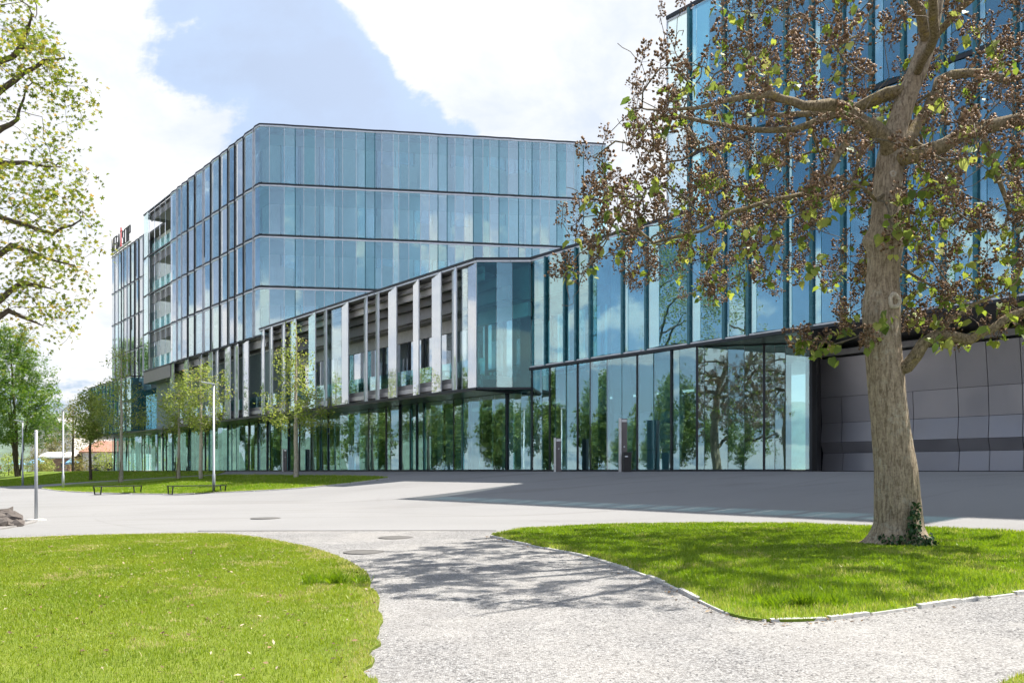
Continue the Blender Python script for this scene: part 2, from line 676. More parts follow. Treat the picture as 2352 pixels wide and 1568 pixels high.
M['asphalt'] = asphalt()
M['gravel'] = gravel()
M['turf'] = soil_grass('turf_thatch', (0.13, 0.18, 0.022), (0.17, 0.215, 0.03), (0.30, 0.25, 0.11))
M['turf_deep'] = soil_grass('deep_turf', (0.14, 0.215, 0.025), (0.18, 0.25, 0.03), (0.24, 0.23, 0.07))
M['blade'] = leafmat('grass_blades', [(0.0, (0.165, 0.25, 0.024)), (0.55, (0.265, 0.335, 0.038)), (0.86, (0.37, 0.40, 0.07)), (1.0, (0.54, 0.45, 0.26))], 0.42, 0.45)
M['blade_lush'] = leafmat('lush_grass_blades', [(0.0, (0.14, 0.24, 0.022)), (0.6, (0.255, 0.355, 0.04)), (0.92, (0.38, 0.435, 0.075)), (1.0, (0.42, 0.38, 0.18))], 0.42, 0.42)
M['paul_leaf'] = leafmat('heart_leaf', [(0, (0.12, 0.19, 0.035)), (0.5, (0.26, 0.33, 0.06)), (1, (0.42, 0.44, 0.11))], 0.45)
M['paul_leaf_o'] = obj_leafmat('heart_leaf_single', [(0, (0.11, 0.18, 0.035)), (0.5, (0.25, 0.32, 0.06)), (1, (0.42, 0.44, 0.11))], 0.45)
M['capsule'] = leafmat('dry_seed_capsule', [(0, (0.065, 0.038, 0.020)), (0.6, (0.195, 0.115, 0.064)), (1, (0.43, 0.28, 0.17))], 0.0, 0.7)
M['plane_leaf'] = leafmat('plane_tree_leaf', [(0, (0.09, 0.135, 0.02)), (0.5, (0.19, 0.235, 0.035)), (0.85, (0.30, 0.30, 0.055)), (1, (0.36, 0.25, 0.07))], 0.45, 0.65)
M['maple_leaf'] = leafmat('maple_leaf', [(0, (0.04, 0.10, 0.016)), (0.6, (0.13, 0.235, 0.035)), (1, (0.30, 0.38, 0.07))], 0.35)
M['young_leaf'] = leafmat('young_tree_leaf', [(0, (0.13, 0.185, 0.04)), (0.55, (0.29, 0.36, 0.08)), (0.9, (0.45, 0.48, 0.14)), (1, (0.46, 0.35, 0.18))], 0.45)
M['tan_leaf'] = leafmat('yellowing_leaf', [(0, (0.10, 0.115, 0.03)), (0.5, (0.22, 0.215, 0.06)), (1, (0.38, 0.29, 0.12))], 0.35)
M['dark_leaf'] = leafmat('dense_park_leaf', [(0, (0.06, 0.10, 0.025)), (0.6, (0.15, 0.21, 0.05)), (1, (0.27, 0.31, 0.09))], 0.4)
M['ivy'] = leafmat('ivy_leaf', [(0, (0.015, 0.05, 0.015)), (0.7, (0.04, 0.105, 0.03)), (1, (0.26, 0.28, 0.16))], 0.2, 0.35)
M['dry_leaf'] = leafmat('fallen_dry_leaf', [(0, (0.09, 0.055, 0.03)), (0.6, (0.26, 0.17, 0.09)), (1, (0.5, 0.42, 0.32))], 0.1, 0.8)
M['pebble'] = leafmat('loose_pebble', [(0, (0.06, 0.06, 0.065)), (0.4, (0.2, 0.195, 0.19)), (1, (0.45, 0.44, 0.42))], 0.0, 0.85)
M['bark'] = bark('furrowed_bark', (0.16, 0.122, 0.085), (0.42, 0.345, 0.255), (0.46, 0.46, 0.39), lich=0.4)
M['bark_limb'] = bark('mossy_limb_bark', (0.085, 0.066, 0.042), (0.31, 0.25, 0.165), (0.32, 0.25, 0.06), 12, 5, lich=0.55)
M['bark_thin'] = bark('thin_twig_bark', (0.09, 0.075, 0.055), (0.24, 0.21, 0.17), (0.2, 0.2, 0.15), 30, 20, lich=0.1)
M['bark_birch'] = bark('pale_young_bark', (0.30, 0.25, 0.20), (0.60, 0.54, 0.47), (0.5, 0.48, 0.42), 8, 6, lich=0.2)
M['bark_dark'] = bark('dark_park_bark', (0.05, 0.04, 0.03), (0.14, 0.11, 0.085), (0.12, 0.12, 0.09), 8, 2)
M['scar'] = simple('healed_bark_ring', (0.46, 0.41, 0.34), 0.85, var=0.3, scale=20)
M['wood_stake'] = simple('weathered_stake', (0.22, 0.16, 0.10), 0.85, var=0.25)
M['kerb'] = simple('granite_kerb', (0.47, 0.46, 0.44), 0.8, var=0.22, scale=14, bump=0.3)
M['rock'] = simple('dark_slate_rock', (0.10, 0.085, 0.078), 0.85, var=0.35, scale=6, bump=0.6)
M['cast_iron'] = simple('worn_cast_iron', (0.13, 0.125, 0.12), 0.7, 0.3, var=0.2, scale=20)
M['render_white'] = simple('white_render', (0.66, 0.63, 0.60), 0.9)
M['cladding_grey'] = simple('grey_sheet_cladding', (0.34, 0.35, 0.37), 0.7)
M['terracotta'] = simple('terracotta_tile', (0.34, 0.17, 0.12), 0.85, var=0.3, scale=2)
M['blue_tarp'] = simple('blue_canopy_cloth', (0.16, 0.36, 0.58), 0.7, var=0.25)
M['window_dark'] = simple('dark_window', (0.04, 0.045, 0.05), 0.2)
M['brick'] = simple('weathered_brick', (0.30, 0.18, 0.13), 0.85, var=0.3)
M['hill'] = simple('wooded_hill', (0.09, 0.13, 0.10), 0.95, var=0.4, scale=0.08)
M['orange_cloth'] = simple('orange_jersey', (0.75, 0.16, 0.03), 0.8)
M['dark_cloth'] = simple('dark_trousers', (0.03, 0.03, 0.04), 0.85)
M['skin'] = simple('skin', (0.50, 0.32, 0.24), 0.6)
M['rubber'] = simple('tyre_rubber', (0.02, 0.02, 0.02), 0.8)

# ------------------------------------------------------------------ ground
S0, S1 = -900.0, 900.0
vsg, fsg = [], []
for d in D_LINES:
    z = EYE + ground_e(d)
    for s in (S0, -200, -100, -50, 0, 50, 100, S1):
        p = P0 + T * s + N * d
        vsg.append((p.x, p.y, z))
nc = 8
for i in range(len(D_LINES) - 1):
    for j in range(nc - 1):
        fsg.append((i * nc + j, i * nc + j + 1, (i + 1) * nc + j + 1, (i + 1) * nc + j))
mb = MB()
mb.add(vsg, fsg)
ground = mb.build('ground', M['asphalt'])
tag(ground, 'pale asphalt forecourt with faint tyre streaks', 'forecourt', kind='structure')


def smooth_poly(pts, it=2, closed=True):
    """Chaikin corner cutting"""
    pts = [Vector(p) for p in pts]
    for _ in range(it):
        out = []
        n = len(pts)
        if closed:
            for i in range(n):
                a, b = pts[i], pts[(i + 1) % n]
                out += [a * 0.75 + b * 0.25, a * 0.25 + b * 0.75]
        else:
            out = [pts[0]]
            for a, b in zip(pts, pts[1:]):
                out += [a * 0.75 + b * 0.25, a * 0.25 + b * 0.75]
            out.append(pts[-1])
        pts = out
    return pts


def drape(name, poly, off, mat, skirt=0.0):
    """a sheet that follows the ground, cut along the ground's own fold lines"""
    bm = bmesh.new()
    bv = [bm.verts.new((p.x, p.y, 0)) for p in poly]
    for tri in tessellate_polygon([[Vector((p.x, p.y, 0)) for p in poly]]):
        bm.faces.new([bv[i] for i in tri])
    ds = [dist_facade(p.x, p.y) for p in poly]
    lo, hi = min(ds), max(ds)
    for d in D_LINES:
        if lo < d < hi:
            bmesh.ops.bisect_plane(bm, geom=bm.verts[:] + bm.edges[:] + bm.faces[:], dist=1e-5,
                                   plane_co=P0 + N * d, plane_no=N)
    for v in bm.verts:
        v.co.z = gz(v.co.x, v.co.y) + off
    if skirt:
        be = [e for e in bm.edges if len(e.link_faces) == 1]
        r = bmesh.ops.extrude_edge_only(bm, edges=be)
        for v in [g for g in r['geom'] if isinstance(g, bmesh.types.BMVert)]:
            v.co.z -= skirt
    bmesh.ops.recalc_face_normals(bm, faces=bm.faces)
    me = bpy.data.meshes.new(name)
    bm.to_mesh(me)
    bm.free()
    if sum(p.normal.z * p.area for p in me.polygons) < 0:
        me.flip_normals()
    me.materials.append(mat)
    o = bpy.data.objects.new(name, me)
    col.objects.link(o)
    return o


# foreground lawns and paths, outlines read off the photograph and laid on the ground
lawn_l_px = [(-700, 1262), (-300, 1250), (0, 1240), (240, 1231), (480, 1227), (570, 1233), (690, 1254), (780, 1280), (846, 1322),
             (872, 1375), (876, 1425), (860, 1480), (848, 1530), (868, 1580), (905, 1680), (930, 1900), (600, 2300), (-1500, 2300)]
lawn_r_edge = [(1128, 1233), (1180, 1245), (1260, 1262), (1361, 1281), (1502, 1329), (1575, 1364), (1642, 1401), (1707, 1425),
               (1811, 1431), (1931, 1423), (2091, 1400), (2352, 1362), (2900, 1300)]
lawn_r_top = [(3200, 1268), (2700, 1240), (2352, 1225), (2000, 1211), (1700, 1204), (1500, 1206), (1330, 1211), (1200, 1219)]
lawn_c_px = [(2270, 1600), (2330, 1560), (2420, 1535), (2700, 1500), (3200, 1560), (3000, 2000), (2200, 1900)]
island_lo = [(96, 1122), (130, 1127), (188, 1131), (270, 1133.5), (348, 1135), (430, 1134), (508, 1131), (658, 1124), (760, 1115), (850, 1105), (893, 1098.5)]
island_hi = [(870, 1095.5), (800, 1093.5), (658, 1092.5), (580, 1091.5), (508, 1091.5), (448, 1094), (368, 1098), (276, 1104.5), (200, 1109), (144, 1113.5), (110, 1118)]
back_px = [(-500, 1122), (-200, 1118.5), (0, 1117), (52, 1115), (90, 1112.5), (180, 1107), (288, 1101), (368, 1096), (448, 1092), (500, 1089.6)]


def GP(lst):
    return [G(u, v) for u, v in lst]


lawn_l = smooth_poly(GP(lawn_l_px[2:14]), 2, False)
lawn_l = [G(*p) for p in lawn_l_px[:2]] + lawn_l + [G(*p) for p in lawn_l_px[14:]]
wob = np.random.default_rng(3)
for i, p in enumerate(lawn_l):      # an untrimmed edge towards the path
    if p.y < 11 and p.x > -3:
        lawn_l[i] = Vector((p.x + wob.normal(0, 0.03), p.y + wob.normal(0, 0.03), p.z))
r_edge = smooth_poly(GP(lawn_r_edge), 3, False)
r_top = smooth_poly(GP(lawn_r_top), 2, False)
lawn_r = r_edge + r_top
lawn_c = smooth_poly(GP(lawn_c_px), 2)
isl_lo = smooth_poly(GP(island_lo), 2, False)
island = isl_lo + smooth_poly(GP(island_hi), 2, False)
back_edge = smooth_poly(GP(back_px), 1, False)
bl_end = P0 + T * s_of(560) + N * 1.6
back = back_edge + [bl_end] + [P0 + T * s + N * 1.6 for s in (-60, -95, -160, -320)] + [P0 + T * (-320) + N * 120]

gravel_px = [(-2200, 1300), (-300, 1236), (0, 1229), (300, 1222.5), (480, 1219.5), (800, 1219), (1140, 1219), (1400, 1212), (2000, 1217), (2400, 1234), (3600, 1290)]
gravel_poly = GP(gravel_px) + [Vector((20, 1.5, 0)), Vector((20, -25, 0)), Vector((-22, -25, 0))]
tag(drape('gravel_path', gravel_poly, 0.006, M['gravel']), 'light bound gravel path between the front lawns', 'path', kind='structure')
tag(drape('lawn', lawn_l, 0.03, M['turf'], 0.06), 'short dry-flecked lawn at bottom left of the path', 'lawn', kind='structure')
tag(drape('lawn', lawn_r, 0.03, M['turf_deep'], 0.06), 'lush lawn round the big tree right of the path', 'lawn', kind='structure')
tag(drape('lawn', lawn_c, 0.03, M['turf'], 0.06), 'corner of lawn at the bottom right', 'lawn', kind='structure')
tag(drape('lawn', island, 0.03, M['turf_deep'], 0.06), 'oval lawn with benches before the office building', 'lawn', kind='structure')
tag(drape('lawn', back, 0.03, M['turf_deep'], 0.06), 'shaded lawn behind the oval one, along the building', 'lawn', kind='structure')
# joint between asphalt and gravel: a thin metal edging
mb = MB()
ed = smooth_poly(GP([(455, 1219.6), (800, 1219), (1140, 1219)]), 1, False)
for a, b in zip(ed, ed[1:]):
    t = (b - a).normalized()
    n = Vector((-t.y, t.x, 0))
    q = [a - n * .015, b - n * .015, b + n * .015, a + n * .015]
    mb.hexa([(p.x, p.y, gz(p.x, p.y) - 0.02) for p in q] + [(p.x, p.y, gz(p.x, p.y) + 0.016) for p in q])
tag(mb.build('path_edging', M['cast_iron']), 'thin metal strip where gravel meets asphalt', 'edging', kind='structure')


def kerb(name, line, length, w, h, label, gap=0.012, jit=0.012, seed=1, vary=0.25):
    r = np.random.default_rng(seed)
    root = empty(name, line[0], label=label, cat='kerb', kind='structure')
    seg = [0.0]
    for a, b in zip(line, line[1:]):
        seg.append(seg[-1] + (b - a).length)

    def at(x):
        x = min(max(x, 0), seg[-1])
        for i in range(len(seg) - 1):
            if x <= seg[i + 1]:
                f = (x - seg[i]) / max(seg[i + 1] - seg[i], 1e-9)
                return line[i].lerp(line[i + 1], f)
        return line[-1]
    x = 0.0
    while x < seg[-1] - 0.05:
        L = length * (1 + r.uniform(-vary, vary))
        a, b = at(x + gap / 2), at(min(x + L, seg[-1]) - gap / 2)
        x += L
        if (b - a).length < 0.04:
            continue
        t = (b - a).normalized()
        n = Vector((-t.y, t.x, 0))
        o = n * r.normal(0, jit)
        dz = r.normal(0, 0.006)
        mbk = MB()
        ww = w * (1 + r.uniform(-.15, .15)) / 2
        lo = [a - n * ww + o, b - n * ww + o, b + n * ww + o, a + n * ww + o]
        c = 0.012
        hi = [a + t * c - n * (ww - c) + o, b - t * c - n * (ww - c) + o, b - t * c + n * (ww - c) + o, a + t * c + n * (ww - c) + o]
        mbk.hexa([(p.x, p.y, gz(p.x, p.y) - 0.05) for p in lo] + [(p.x, p.y, gz(p.x, p.y) + h + dz) for p in hi])
        mbk.build('kerb_stone', M['kerb'], root)
    return root


kerb('kerb', r_edge, 0.55, 0.085, 0.034, 'pale stone edging along the lawn of the big tree', seed=4, jit=.005)
kerb('kerb', isl_lo, 1.0, 0.12, 0.05, 'pale edging along the near side of the oval lawn', seed=5, jit=0.004)


def in_poly(x, y, poly):
    n = len(poly)
    px_ = np.array([p[0] for p in poly])
    py_ = np.array([p[1] for p in poly])
    ins = np.zeros(len(x), bool)
    j = n - 1
    for i in range(n):
        c = ((py_[i] > y) != (py_[j] > y)) & (x < (px_[j] - px_[i]) * (y - py_[i]) / (py_[j] - py_[i] + 1e-12) + px_[i])
        ins ^= c
        j = i
    return ins


DL = np.array(D_LINES)
EL = np.array([ground_e(d) for d in D_LINES])


def gz_np(x, y):
    return EYE + np.interp((x - P0.x) * N.x + (y - P0.y) * N.y, DL, EL)


def vnoise(x, y, s, seed):
    """cheap smooth value noise"""
    r = np.random.default_rng(seed)
    tab = r.random((64, 64))
    a, b = x * s, y * s
    i, j = np.floor(a).astype(int), np.floor(b).astype(int)
    fx, fy = a - i, b - j
    fx, fy = fx * fx * (3 - 2 * fx), fy * fy * (3 - 2 * fy)
    g = lambda p, q: tab[p % 64, q % 64]
    return (g(i, j) * (1 - fx) + g(i + 1, j) * fx) * (1 - fy) + (g(i, j + 1) * (1 - fx) + g(i + 1, j + 1) * fx) * fy


def blades(name, poly, count, hmin, hmax, width, mat, seed, bounds, near, label, lean=0.35, patch=0.35):
    """grass: blades drawn denser towards the camera, clumped and leaning at random"""
    r = np.random.default_rng(seed)
    x0, x1, y0, y1 = bounds
    X, Y = [], []
    need = count
    while need > 0:
        y = y0 + (y1 - y0) * r.random(count * 2) ** 1.15
        x = r.uniform(x0, x1, count * 2)
        vis = (np.abs(x) < 0.95 * y + 2.5)
        k = vis & in_poly(x, y, poly)
        x, y = x[k][:need], y[k][:need]
        X.append(x); Y.append(y)
        need -= len(x)
        if len(x) == 0:
            break
    x, y = np.concatenate(X), np.concatenate(Y)
    n = len(x)
    z = gz_np(x, y) + 0.028
    cl = vnoise(x, y, 1.3, seed) * 0.6 + vnoise(x, y, 5.0, seed + 1) * 0.4
    h = (hmin + (hmax - hmin) * r.random(n)) * (0.7 + 0.6 * cl)
    sc_ = np.clip(y / near, 0.8, 6.0)
    w = width * sc_ * r.uniform(0.7, 1.3, n)
    a = r.uniform(0, 2 * np.pi, n)
    la = a + r.normal(0, 0.6, n) + np.pi / 2
    le = np.abs(r.normal(0, lean, n)) * h
    dx, dy = np.cos(a) * w / 2, np.sin(a) * w / 2
    lx, ly = np.cos(la) * le, np.sin(la) * le
    v = np.empty((n, 5, 3))
    v[:, 0] = np.stack([x - dx, y - dy, z], 1)
    v[:, 1] = np.stack([x + dx, y + dy, z], 1)
    v[:, 2] = np.stack([x + dx * .8 + lx * .4, y + dy * .8 + ly * .4, z + h * .6], 1)
    v[:, 3] = np.stack([x - dx * .8 + lx * .4, y - dy * .8 + ly * .4, z + h * .6], 1)
    v[:, 4] = np.stack([x + lx, y + ly, z + h], 1)
    b = np.arange(n)[:, None] * 5
    f = np.concatenate([b + np.array([[0, 1, 2]]), b + np.array([[0, 2, 3]]), b + np.array([[3, 2, 4]])])
    pv = vnoise(x, y, 0.9, seed + 2) * 0.5 + vnoise(x, y, 2.7, seed + 3) * 0.3
    dry = (vnoise(x, y, 1.7, seed + 4) * .6 + vnoise(x, y, 6.0, seed + 6) * .4 > 0.70) & (r.random(n) < 0.5)
    var = np.clip(pv * 0.7 + r.normal(0.12, 0.13, n), 0, 0.92)
    var = np.where(dry | (r.random(n) < 0.02), r.uniform(0.9, 1.0, n), var)
    ed_ = np.full(n, 9.0)                      # straw-coloured, thinner turf along the trodden edge
    pp = [np.array([p[0], p[1]]) for p in poly]
    for a_, b_ in zip(pp, pp[1:] + pp[:1]):
        ab = b_ - a_
        L2 = max((ab ** 2).sum(), 1e-9)
        tt = np.clip(((x - a_[0]) * ab[0] + (y - a_[1]) * ab[1]) / L2, 0, 1)
        ed_ = np.minimum(ed_, np.hypot(x - a_[0] - tt * ab[0], y - a_[1] - tt * ab[1]))
    worn = (ed_ < .10 + .22 * vnoise(x, y, 2.3, seed + 8)) & (r.random(n) < .55)
    var = np.where(worn, r.uniform(.80, 1.0, n), var)
    o = mesh_np(name, v.reshape(-1, 3), f, mat, attr=np.repeat(var, 5))
    tag(o, label, 'grass', kind='stuff')
    return o


blades('grass', lawn_l, 400000, 0.016, 0.04, 0.0048, M['blade'], 11, (-19, 0, 3.2, 19.5), 7.0, 'short sunlit grass of the bottom left lawn', 0.5)
blades('grass', lawn_r, 210000, 0.035, 0.075, 0.007, M['blade_lush'], 12, (-0.5, 17, 5.5, 20.5), 8.0, 'taller lush grass round the big tree', 0.4)
blades('grass', lawn_c, 9000, 0.03, 0.06, 0.006, M['blade'], 13, (3, 8, 3.5, 8), 6.0, 'grass in the bottom right corner', 0.4)
blades('grass', island, 60000, 0.05, 0.12, 0.010, M['blade_lush'], 14, (-36, -6, 30, 62), 16.0, 'bright grass of the oval lawn', 0.4)
blades('grass', back, 30000, 0.05, 0.12, 0.014, M['blade_lush'], 15, (-62, -18, 52, 110), 20.0, 'shaded grass along the building', 0.4)

# ------------------------------------------------------------------ buildings
def H(h):
    return EYE + h


def PT(s, dep=0.0, P=None, t=None, n=None):
    P = P0 if P is None else P
    return P + (T if t is None else t) * s + (N if n is None else n) * dep


def pane(root, a, b, z0, z1, mat, th=0.022, gap=0.012, name='glass_pane'):
    a, b = Vector(a), Vector(b)
    t = (b - a).normalized()
    n = Vector((t.y, -t.x, 0))
    a2, b2 = a + t * gap, b - t * gap
    m_ = MB()
    m_.slab(a2, b2, -th / 2, th / 2, z0 + gap, z1 - gap, n)
    return m_.build(name, mat, root)


def band(root, name, pts, z0, z1, d0, d1, mat):
    """a horizontal band that follows a plan line"""
    m_ = MB()
    for a, b in zip(pts, pts[1:]):
        a, b = Vector(a), Vector(b)
        t = (b - a).normalized()
        m_.slab(a - t * 0.01, b + t * 0.01, d0, d1, z0, z1, Vector((t.y, -t.x, 0)))
    return m_.build(name, mat, root)


def post(root, name, p, z0, z1, w, d, t, mat):
    m_ = MB()
    n = Vector((t.y, -t.x, 0))
    m_.slab(p - t * w / 2, p + t * w / 2, -d / 2, d / 2, z0, z1, n)
    return m_.build(name, mat, root)


def meet(p, d, q, e):
    """plan intersection of two lines"""
    det = d.x * (-e.y) - d.y * (-e.x)
    w = q - p
    a = (w.x * (-e.y) - w.y * (-e.x)) / det
    return p + d * a


TOP = 2.2                                    # the upper wing stands this far in front of the ground floor
LV = [10.9, 14.9, 19.05, 23.2, 28.0]         # storey lines of the office tower
s258, s335 = s_of(258), s_of(335)
s332, s343, s392, s597 = (s_of(u, TOP) for u in (331, 343, 392, 597))
s1095 = s_of(1095, TOP)
C = PT(s597, TOP)
E68 = PX(1400, 332, 68.3)
T2 = Vector((E68.x - C.x, E68.y - C.y, 0)).normalized()
N2 = Vector((T2.y, -T2.x, 0))
E1 = C + T2 * s_of(1391, 0, C, T2, N2)
EW = C + T2 * s_of(1397, 0, C, T2, N2)

# ---- office tower
tower = empty('office_tower', (C.x, C.y, H(0)), label='tall glass office tower with dark floor lines behind the terrace wing', cat='building')
ct = MB()
Cin = meet(PT(0, TOP - 1.1), T, C - N2 * 1.1, T2)
foot = [PT(s258 + .3, -1.1), PT(s343, -1.1), PT(s343, -0.6), PT(s392, -0.6), PT(s392, TOP - 1.1), Cin, E1 - N2 * 1.1 - T2 * .4,
        E1 + Vector((3, 22, 0)), PT(s258 + .3, -1.1) + Vector((20, 25, 0))]
ct.prism([(p.x, p.y) for p in foot], H(9.9), H(27.6))
ct.build('inner_wall', M['inner_wall'], tower)
rf = MB()
roofpoly = [PT(s258, -.05), PT(s332, -.05), PT(s332, TOP - .12), C - N * 0.1 - N2 * .1, E1 - N2 * .12, E1 + Vector((3, 23, 0)), PT(s258, 0) + Vector((20, 26, 0))]
rf.prism([(p.x, p.y) for p in roofpoly], H(27.62), H(27.9))
rf.build('roof', M['roof'], tower)
bk = MB()
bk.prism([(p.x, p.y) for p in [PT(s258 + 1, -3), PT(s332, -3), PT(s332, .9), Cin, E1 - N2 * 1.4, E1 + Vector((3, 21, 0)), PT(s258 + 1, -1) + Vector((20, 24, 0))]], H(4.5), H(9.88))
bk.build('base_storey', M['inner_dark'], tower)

r = np.random.default_rng(21)


def zigzag(s0, s1, mod, ratio, depth, jit=0.25):
    out = [(s0, 0.0)]
    s = s0
    while s < s1 - mod * 0.6:
        m_ = mod * (1 + r.uniform(-jit, jit))
        m_ = min(m_, s1 - s)
        if s1 - (s + m_) < mod * 0.5:
            m_ = s1 - s
        rt = ratio * r.uniform(0.6, 1.5)
        dp = depth * r.uniform(0.5, 1.2)
        out += [(s + m_ * rt, dp), (s + m_, 0.0)]
        s += m_
    return out


def skin(root, P, t, n, base, zzv, levels, mats, mull, mullw=0.07, bands=True, top_extra=0.0, light=True):
    """glazed outer skin: folded panes storey by storey, dark joints in the valleys, floor lines"""
    pts = [PT(s, base + d, P, t, n) for s, d in zzv]
    for z0, z1 in zip(levels, levels[1:]):
        for i, (a, b) in enumerate(zip(pts, pts[1:])):
            narrow = (zzv[i + 1][1] > zzv[i][1])
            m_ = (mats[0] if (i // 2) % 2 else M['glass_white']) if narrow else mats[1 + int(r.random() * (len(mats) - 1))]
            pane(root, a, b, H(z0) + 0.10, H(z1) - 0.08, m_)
    for i, p in enumerate(pts):
        if zzv[i][1] <= 0.001 and 0 < i < len(pts) - 1:
            post(root, 'mullion', p + n * 0.03, H(levels[0]), H(levels[-1]) - 0.05, mullw * r.uniform(.5, 1.1), 0.20, t, mull if len(levels) < 3 or r.random() < .55 else M['frame_light'])
            if len(levels) > 3:      # dark open joints beside some of the folds
                for z0, z1 in zip(levels, levels[1:]):
                    if r.random() < .20:
                        q_ = p + t * r.uniform(.25, .7) + n * .06
                        hh_ = (z1 - z0) * r.uniform(.35, 1.0)
                        post(root, 'vent_slot', q_, H(z1) - .1 - hh_ * .9, H(z1) - .1, .09, .10, t, mull)
    if bands:
        for k, z in enumerate(levels):
            band(root, 'floor_band', pts, H(z) - 0.05, H(z) + 0.04, -0.10, 0.08, M['frame_dark'])
            if light and k:
                band(root, 'edge_trim', pts, H(z) - 0.20, H(z) - 0.085, -0.07, 0.05, M['frame_light'])
    return pts


# long side of the tower, flush with the wing below
zl = zigzag(s392, s597, 1.75, 0.38, 0.10)
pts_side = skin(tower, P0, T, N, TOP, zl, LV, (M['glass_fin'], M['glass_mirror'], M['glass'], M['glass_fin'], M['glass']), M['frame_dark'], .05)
# end face turned to the camera
fr_px = [597, 653, 678, 724, 768, 818, 839, 861, 903, 939, 986, 1006, 1027, 1066, 1087, 1125, 1146, 1191, 1222, 1261, 1279, 1318, 1340, 1362, 1391]
dark_px = {678, 839, 861, 1006, 1027, 1087, 1146, 1191, 1222, 1279, 1340}
_fine = [fr_px[0]]
for a_, b_ in zip(fr_px, fr_px[1:]):
    if b_ - a_ > 30:
        _fine.append(int(a_ + (b_ - a_) * r.uniform(.38, .62)))
    _fine.append(b_)
fr_px = _fine
zf = []
for i, u in enumerate(fr_px):
    uu = (600 + (u / 0.9408 - 600)) * 0.9408
    zf.append((s_of(uu, 0, C, T2, N2), 0.0 if (u in dark_px or u in (597, 1391)) else r.uniform(0.01, 0.07)))
pts_f = [PT(s, d, C, T2, N2) for s, d in zf]
for z0, z1 in zip(LV, LV[1:]):
    for a, b in zip(pts_f, pts_f[1:]):
        pane(tower, a, b, H(z0) + .10, H(z1) - .08, M[('glass_cyan', 'glass_cyan', 'glass', 'glass_teal')[int(r.random() * 3.5)]])
for u, p in zip(fr_px, pts_f):
    if u not in dark_px and 600 < u < 1380:
        post(tower, 'glass_joint', p + N2 * .012, H(LV[0]) + .1, H(LV[-1]) - .1, .035, .03, T2, M['frame_light'])
    if u in dark_px:
        post(tower, 'mullion', p - N2 * .05, H(LV[0]), H(LV[-1]) - .05, 0.07, .14, T2, M['mullion_teal'])
for k, z in enumerate(LV):
    band(tower, 'floor_band', pts_f, H(z) - .05, H(z) + .04, -.10, .08, M['frame_dark'])
    if k:
        band(tower, 'edge_trim', pts_f, H(z) - .20, H(z) - .085, -.07, .05, M['frame_light'])
# free standing glass past the end of the end face
for z0, z1 in zip(LV, LV[1:]):
    pane(tower, E1, EW, H(z0) + .1, H(z1) - .08, M['glass'])
# inner facade: spandrels, mullions, blinds
for z0, z1 in zip(LV, LV[1:]):
    for a, b, n in ((PT(s392 + .1, TOP - 1.1), Cin, N), (Cin, E1 - N2 * 1.1 - T2 * .4, N2)):
        m_ = MB()
        m_.slab(a, b, 0.0, 0.06, H(z1) - 1.25, H(z1) - .02, n)
        m_.slab(a, b, 0.0, 0.50, H(z0) - .12, H(z0) + .12, n)
        m_.build('spandrel', M['spandrel'], tower)
        L = (b - a).length
        t = (b - a).normalized()
        m_ = MB()
        x = 0.9
        while x < L:
            m_.slab(a + t * (x - .03), a + t * (x + .03), .005, .12, H(z0) + .12, H(z1) - 1.25, n)
            x += 1.55
        m_.build('window_frame', M['frame_dark'], tower)
        # tall inner panes between the frames
        x = 0.9
        while x + 1.55 < L:
            if r.random() < .45:
                pane(tower, a + t * (x + .05) + n * .05, a + t * (x + 1.5) + n * .05, H(z0) + .15, H(z1) - 1.28, M['glass_inner'], name='inner_window')
            x += 1.55


def blind(root, p, t, n, z, w, h0, h1):
    m_ = MB()
    a, b = p, p + t * w + n * 0.22
    q = [a, b, b - n * .03, a - n * .03]
    m_.hexa([(v.x, v.y, z) for v in q] + [(v.x, v.y, z + (h0 if i in (0, 3) else h1)) for i, v in enumerate(q)])
    return m_.build('blind', M['curtain'], root)


Lf = (E1 - Cin).length
for z0, z1, runs in ((23.2, 28, ((9.0, 21.0, 2.3),)), (19.05, 23.2, ((12.0, 24.0, 1.8), (8.6, 10.6, 1.9))), (14.9, 19.05, ((0.6, 9.4, 2.0), (10.6, 15.5, 1.4)))):
    for x0, x1, hh in runs:
        x = x0
        while x < x1:
            w = r.uniform(1.0, 1.9)
            if r.random() < .85:
                blind(tower, Cin + T2 * x + N2 * .25, T2, N2, H(z0) + .13, w * .92, hh * r.uniform(.8, 1.15), hh * r.uniform(.7, 1.1))
            x += w
# loggia bays near the left end
for z0, z1 in zip(LV, LV[1:]):
    m_ = MB()
    m_.slab(PT(s343, 0), PT(s392 + .05, 0), -0.6, TOP - .25, H(z1) - .55, H(z1) - .1, N)
    m_.build('loggia_ceiling', M['fascia_mid'], tower)
    m_ = MB()
    m_.slab(PT(s343, 0), PT(s392 + .05, 0), TOP - .3, TOP - .2, H(z1) - 1.05, H(z1) - .1, N)
    m_.build('loggia_fascia', M['fascia_mid'], tower)
    for i in range(4):
        a = s343 + (s392 - s343) * i / 4
        b = s343 + (s392 - s343) * (i + 1) / 4
        pane(tower, PT(a, TOP - .35), PT(b, TOP - .35), H(z0) + .1, H(z0) + 1.35, M['glass_teal'], name='balustrade_pane')
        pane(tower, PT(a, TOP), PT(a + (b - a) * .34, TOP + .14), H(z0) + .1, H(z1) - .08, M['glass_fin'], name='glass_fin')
    pane(tower, PT(s332, TOP), PT(s343, TOP + .1), H(z0) + .1, H(z1) - .08, M['glass'])
    m_ = MB()
    m_.slab(PT(s343, -.55), PT(s392, -.55), 0, .05, H(z0) + .1, H(z1) - .6, N)
    m_.build('loggia_back', M['fascia_dark'], tower)
lp = [PT(s332, TOP), PT(s392 + .1, TOP)]
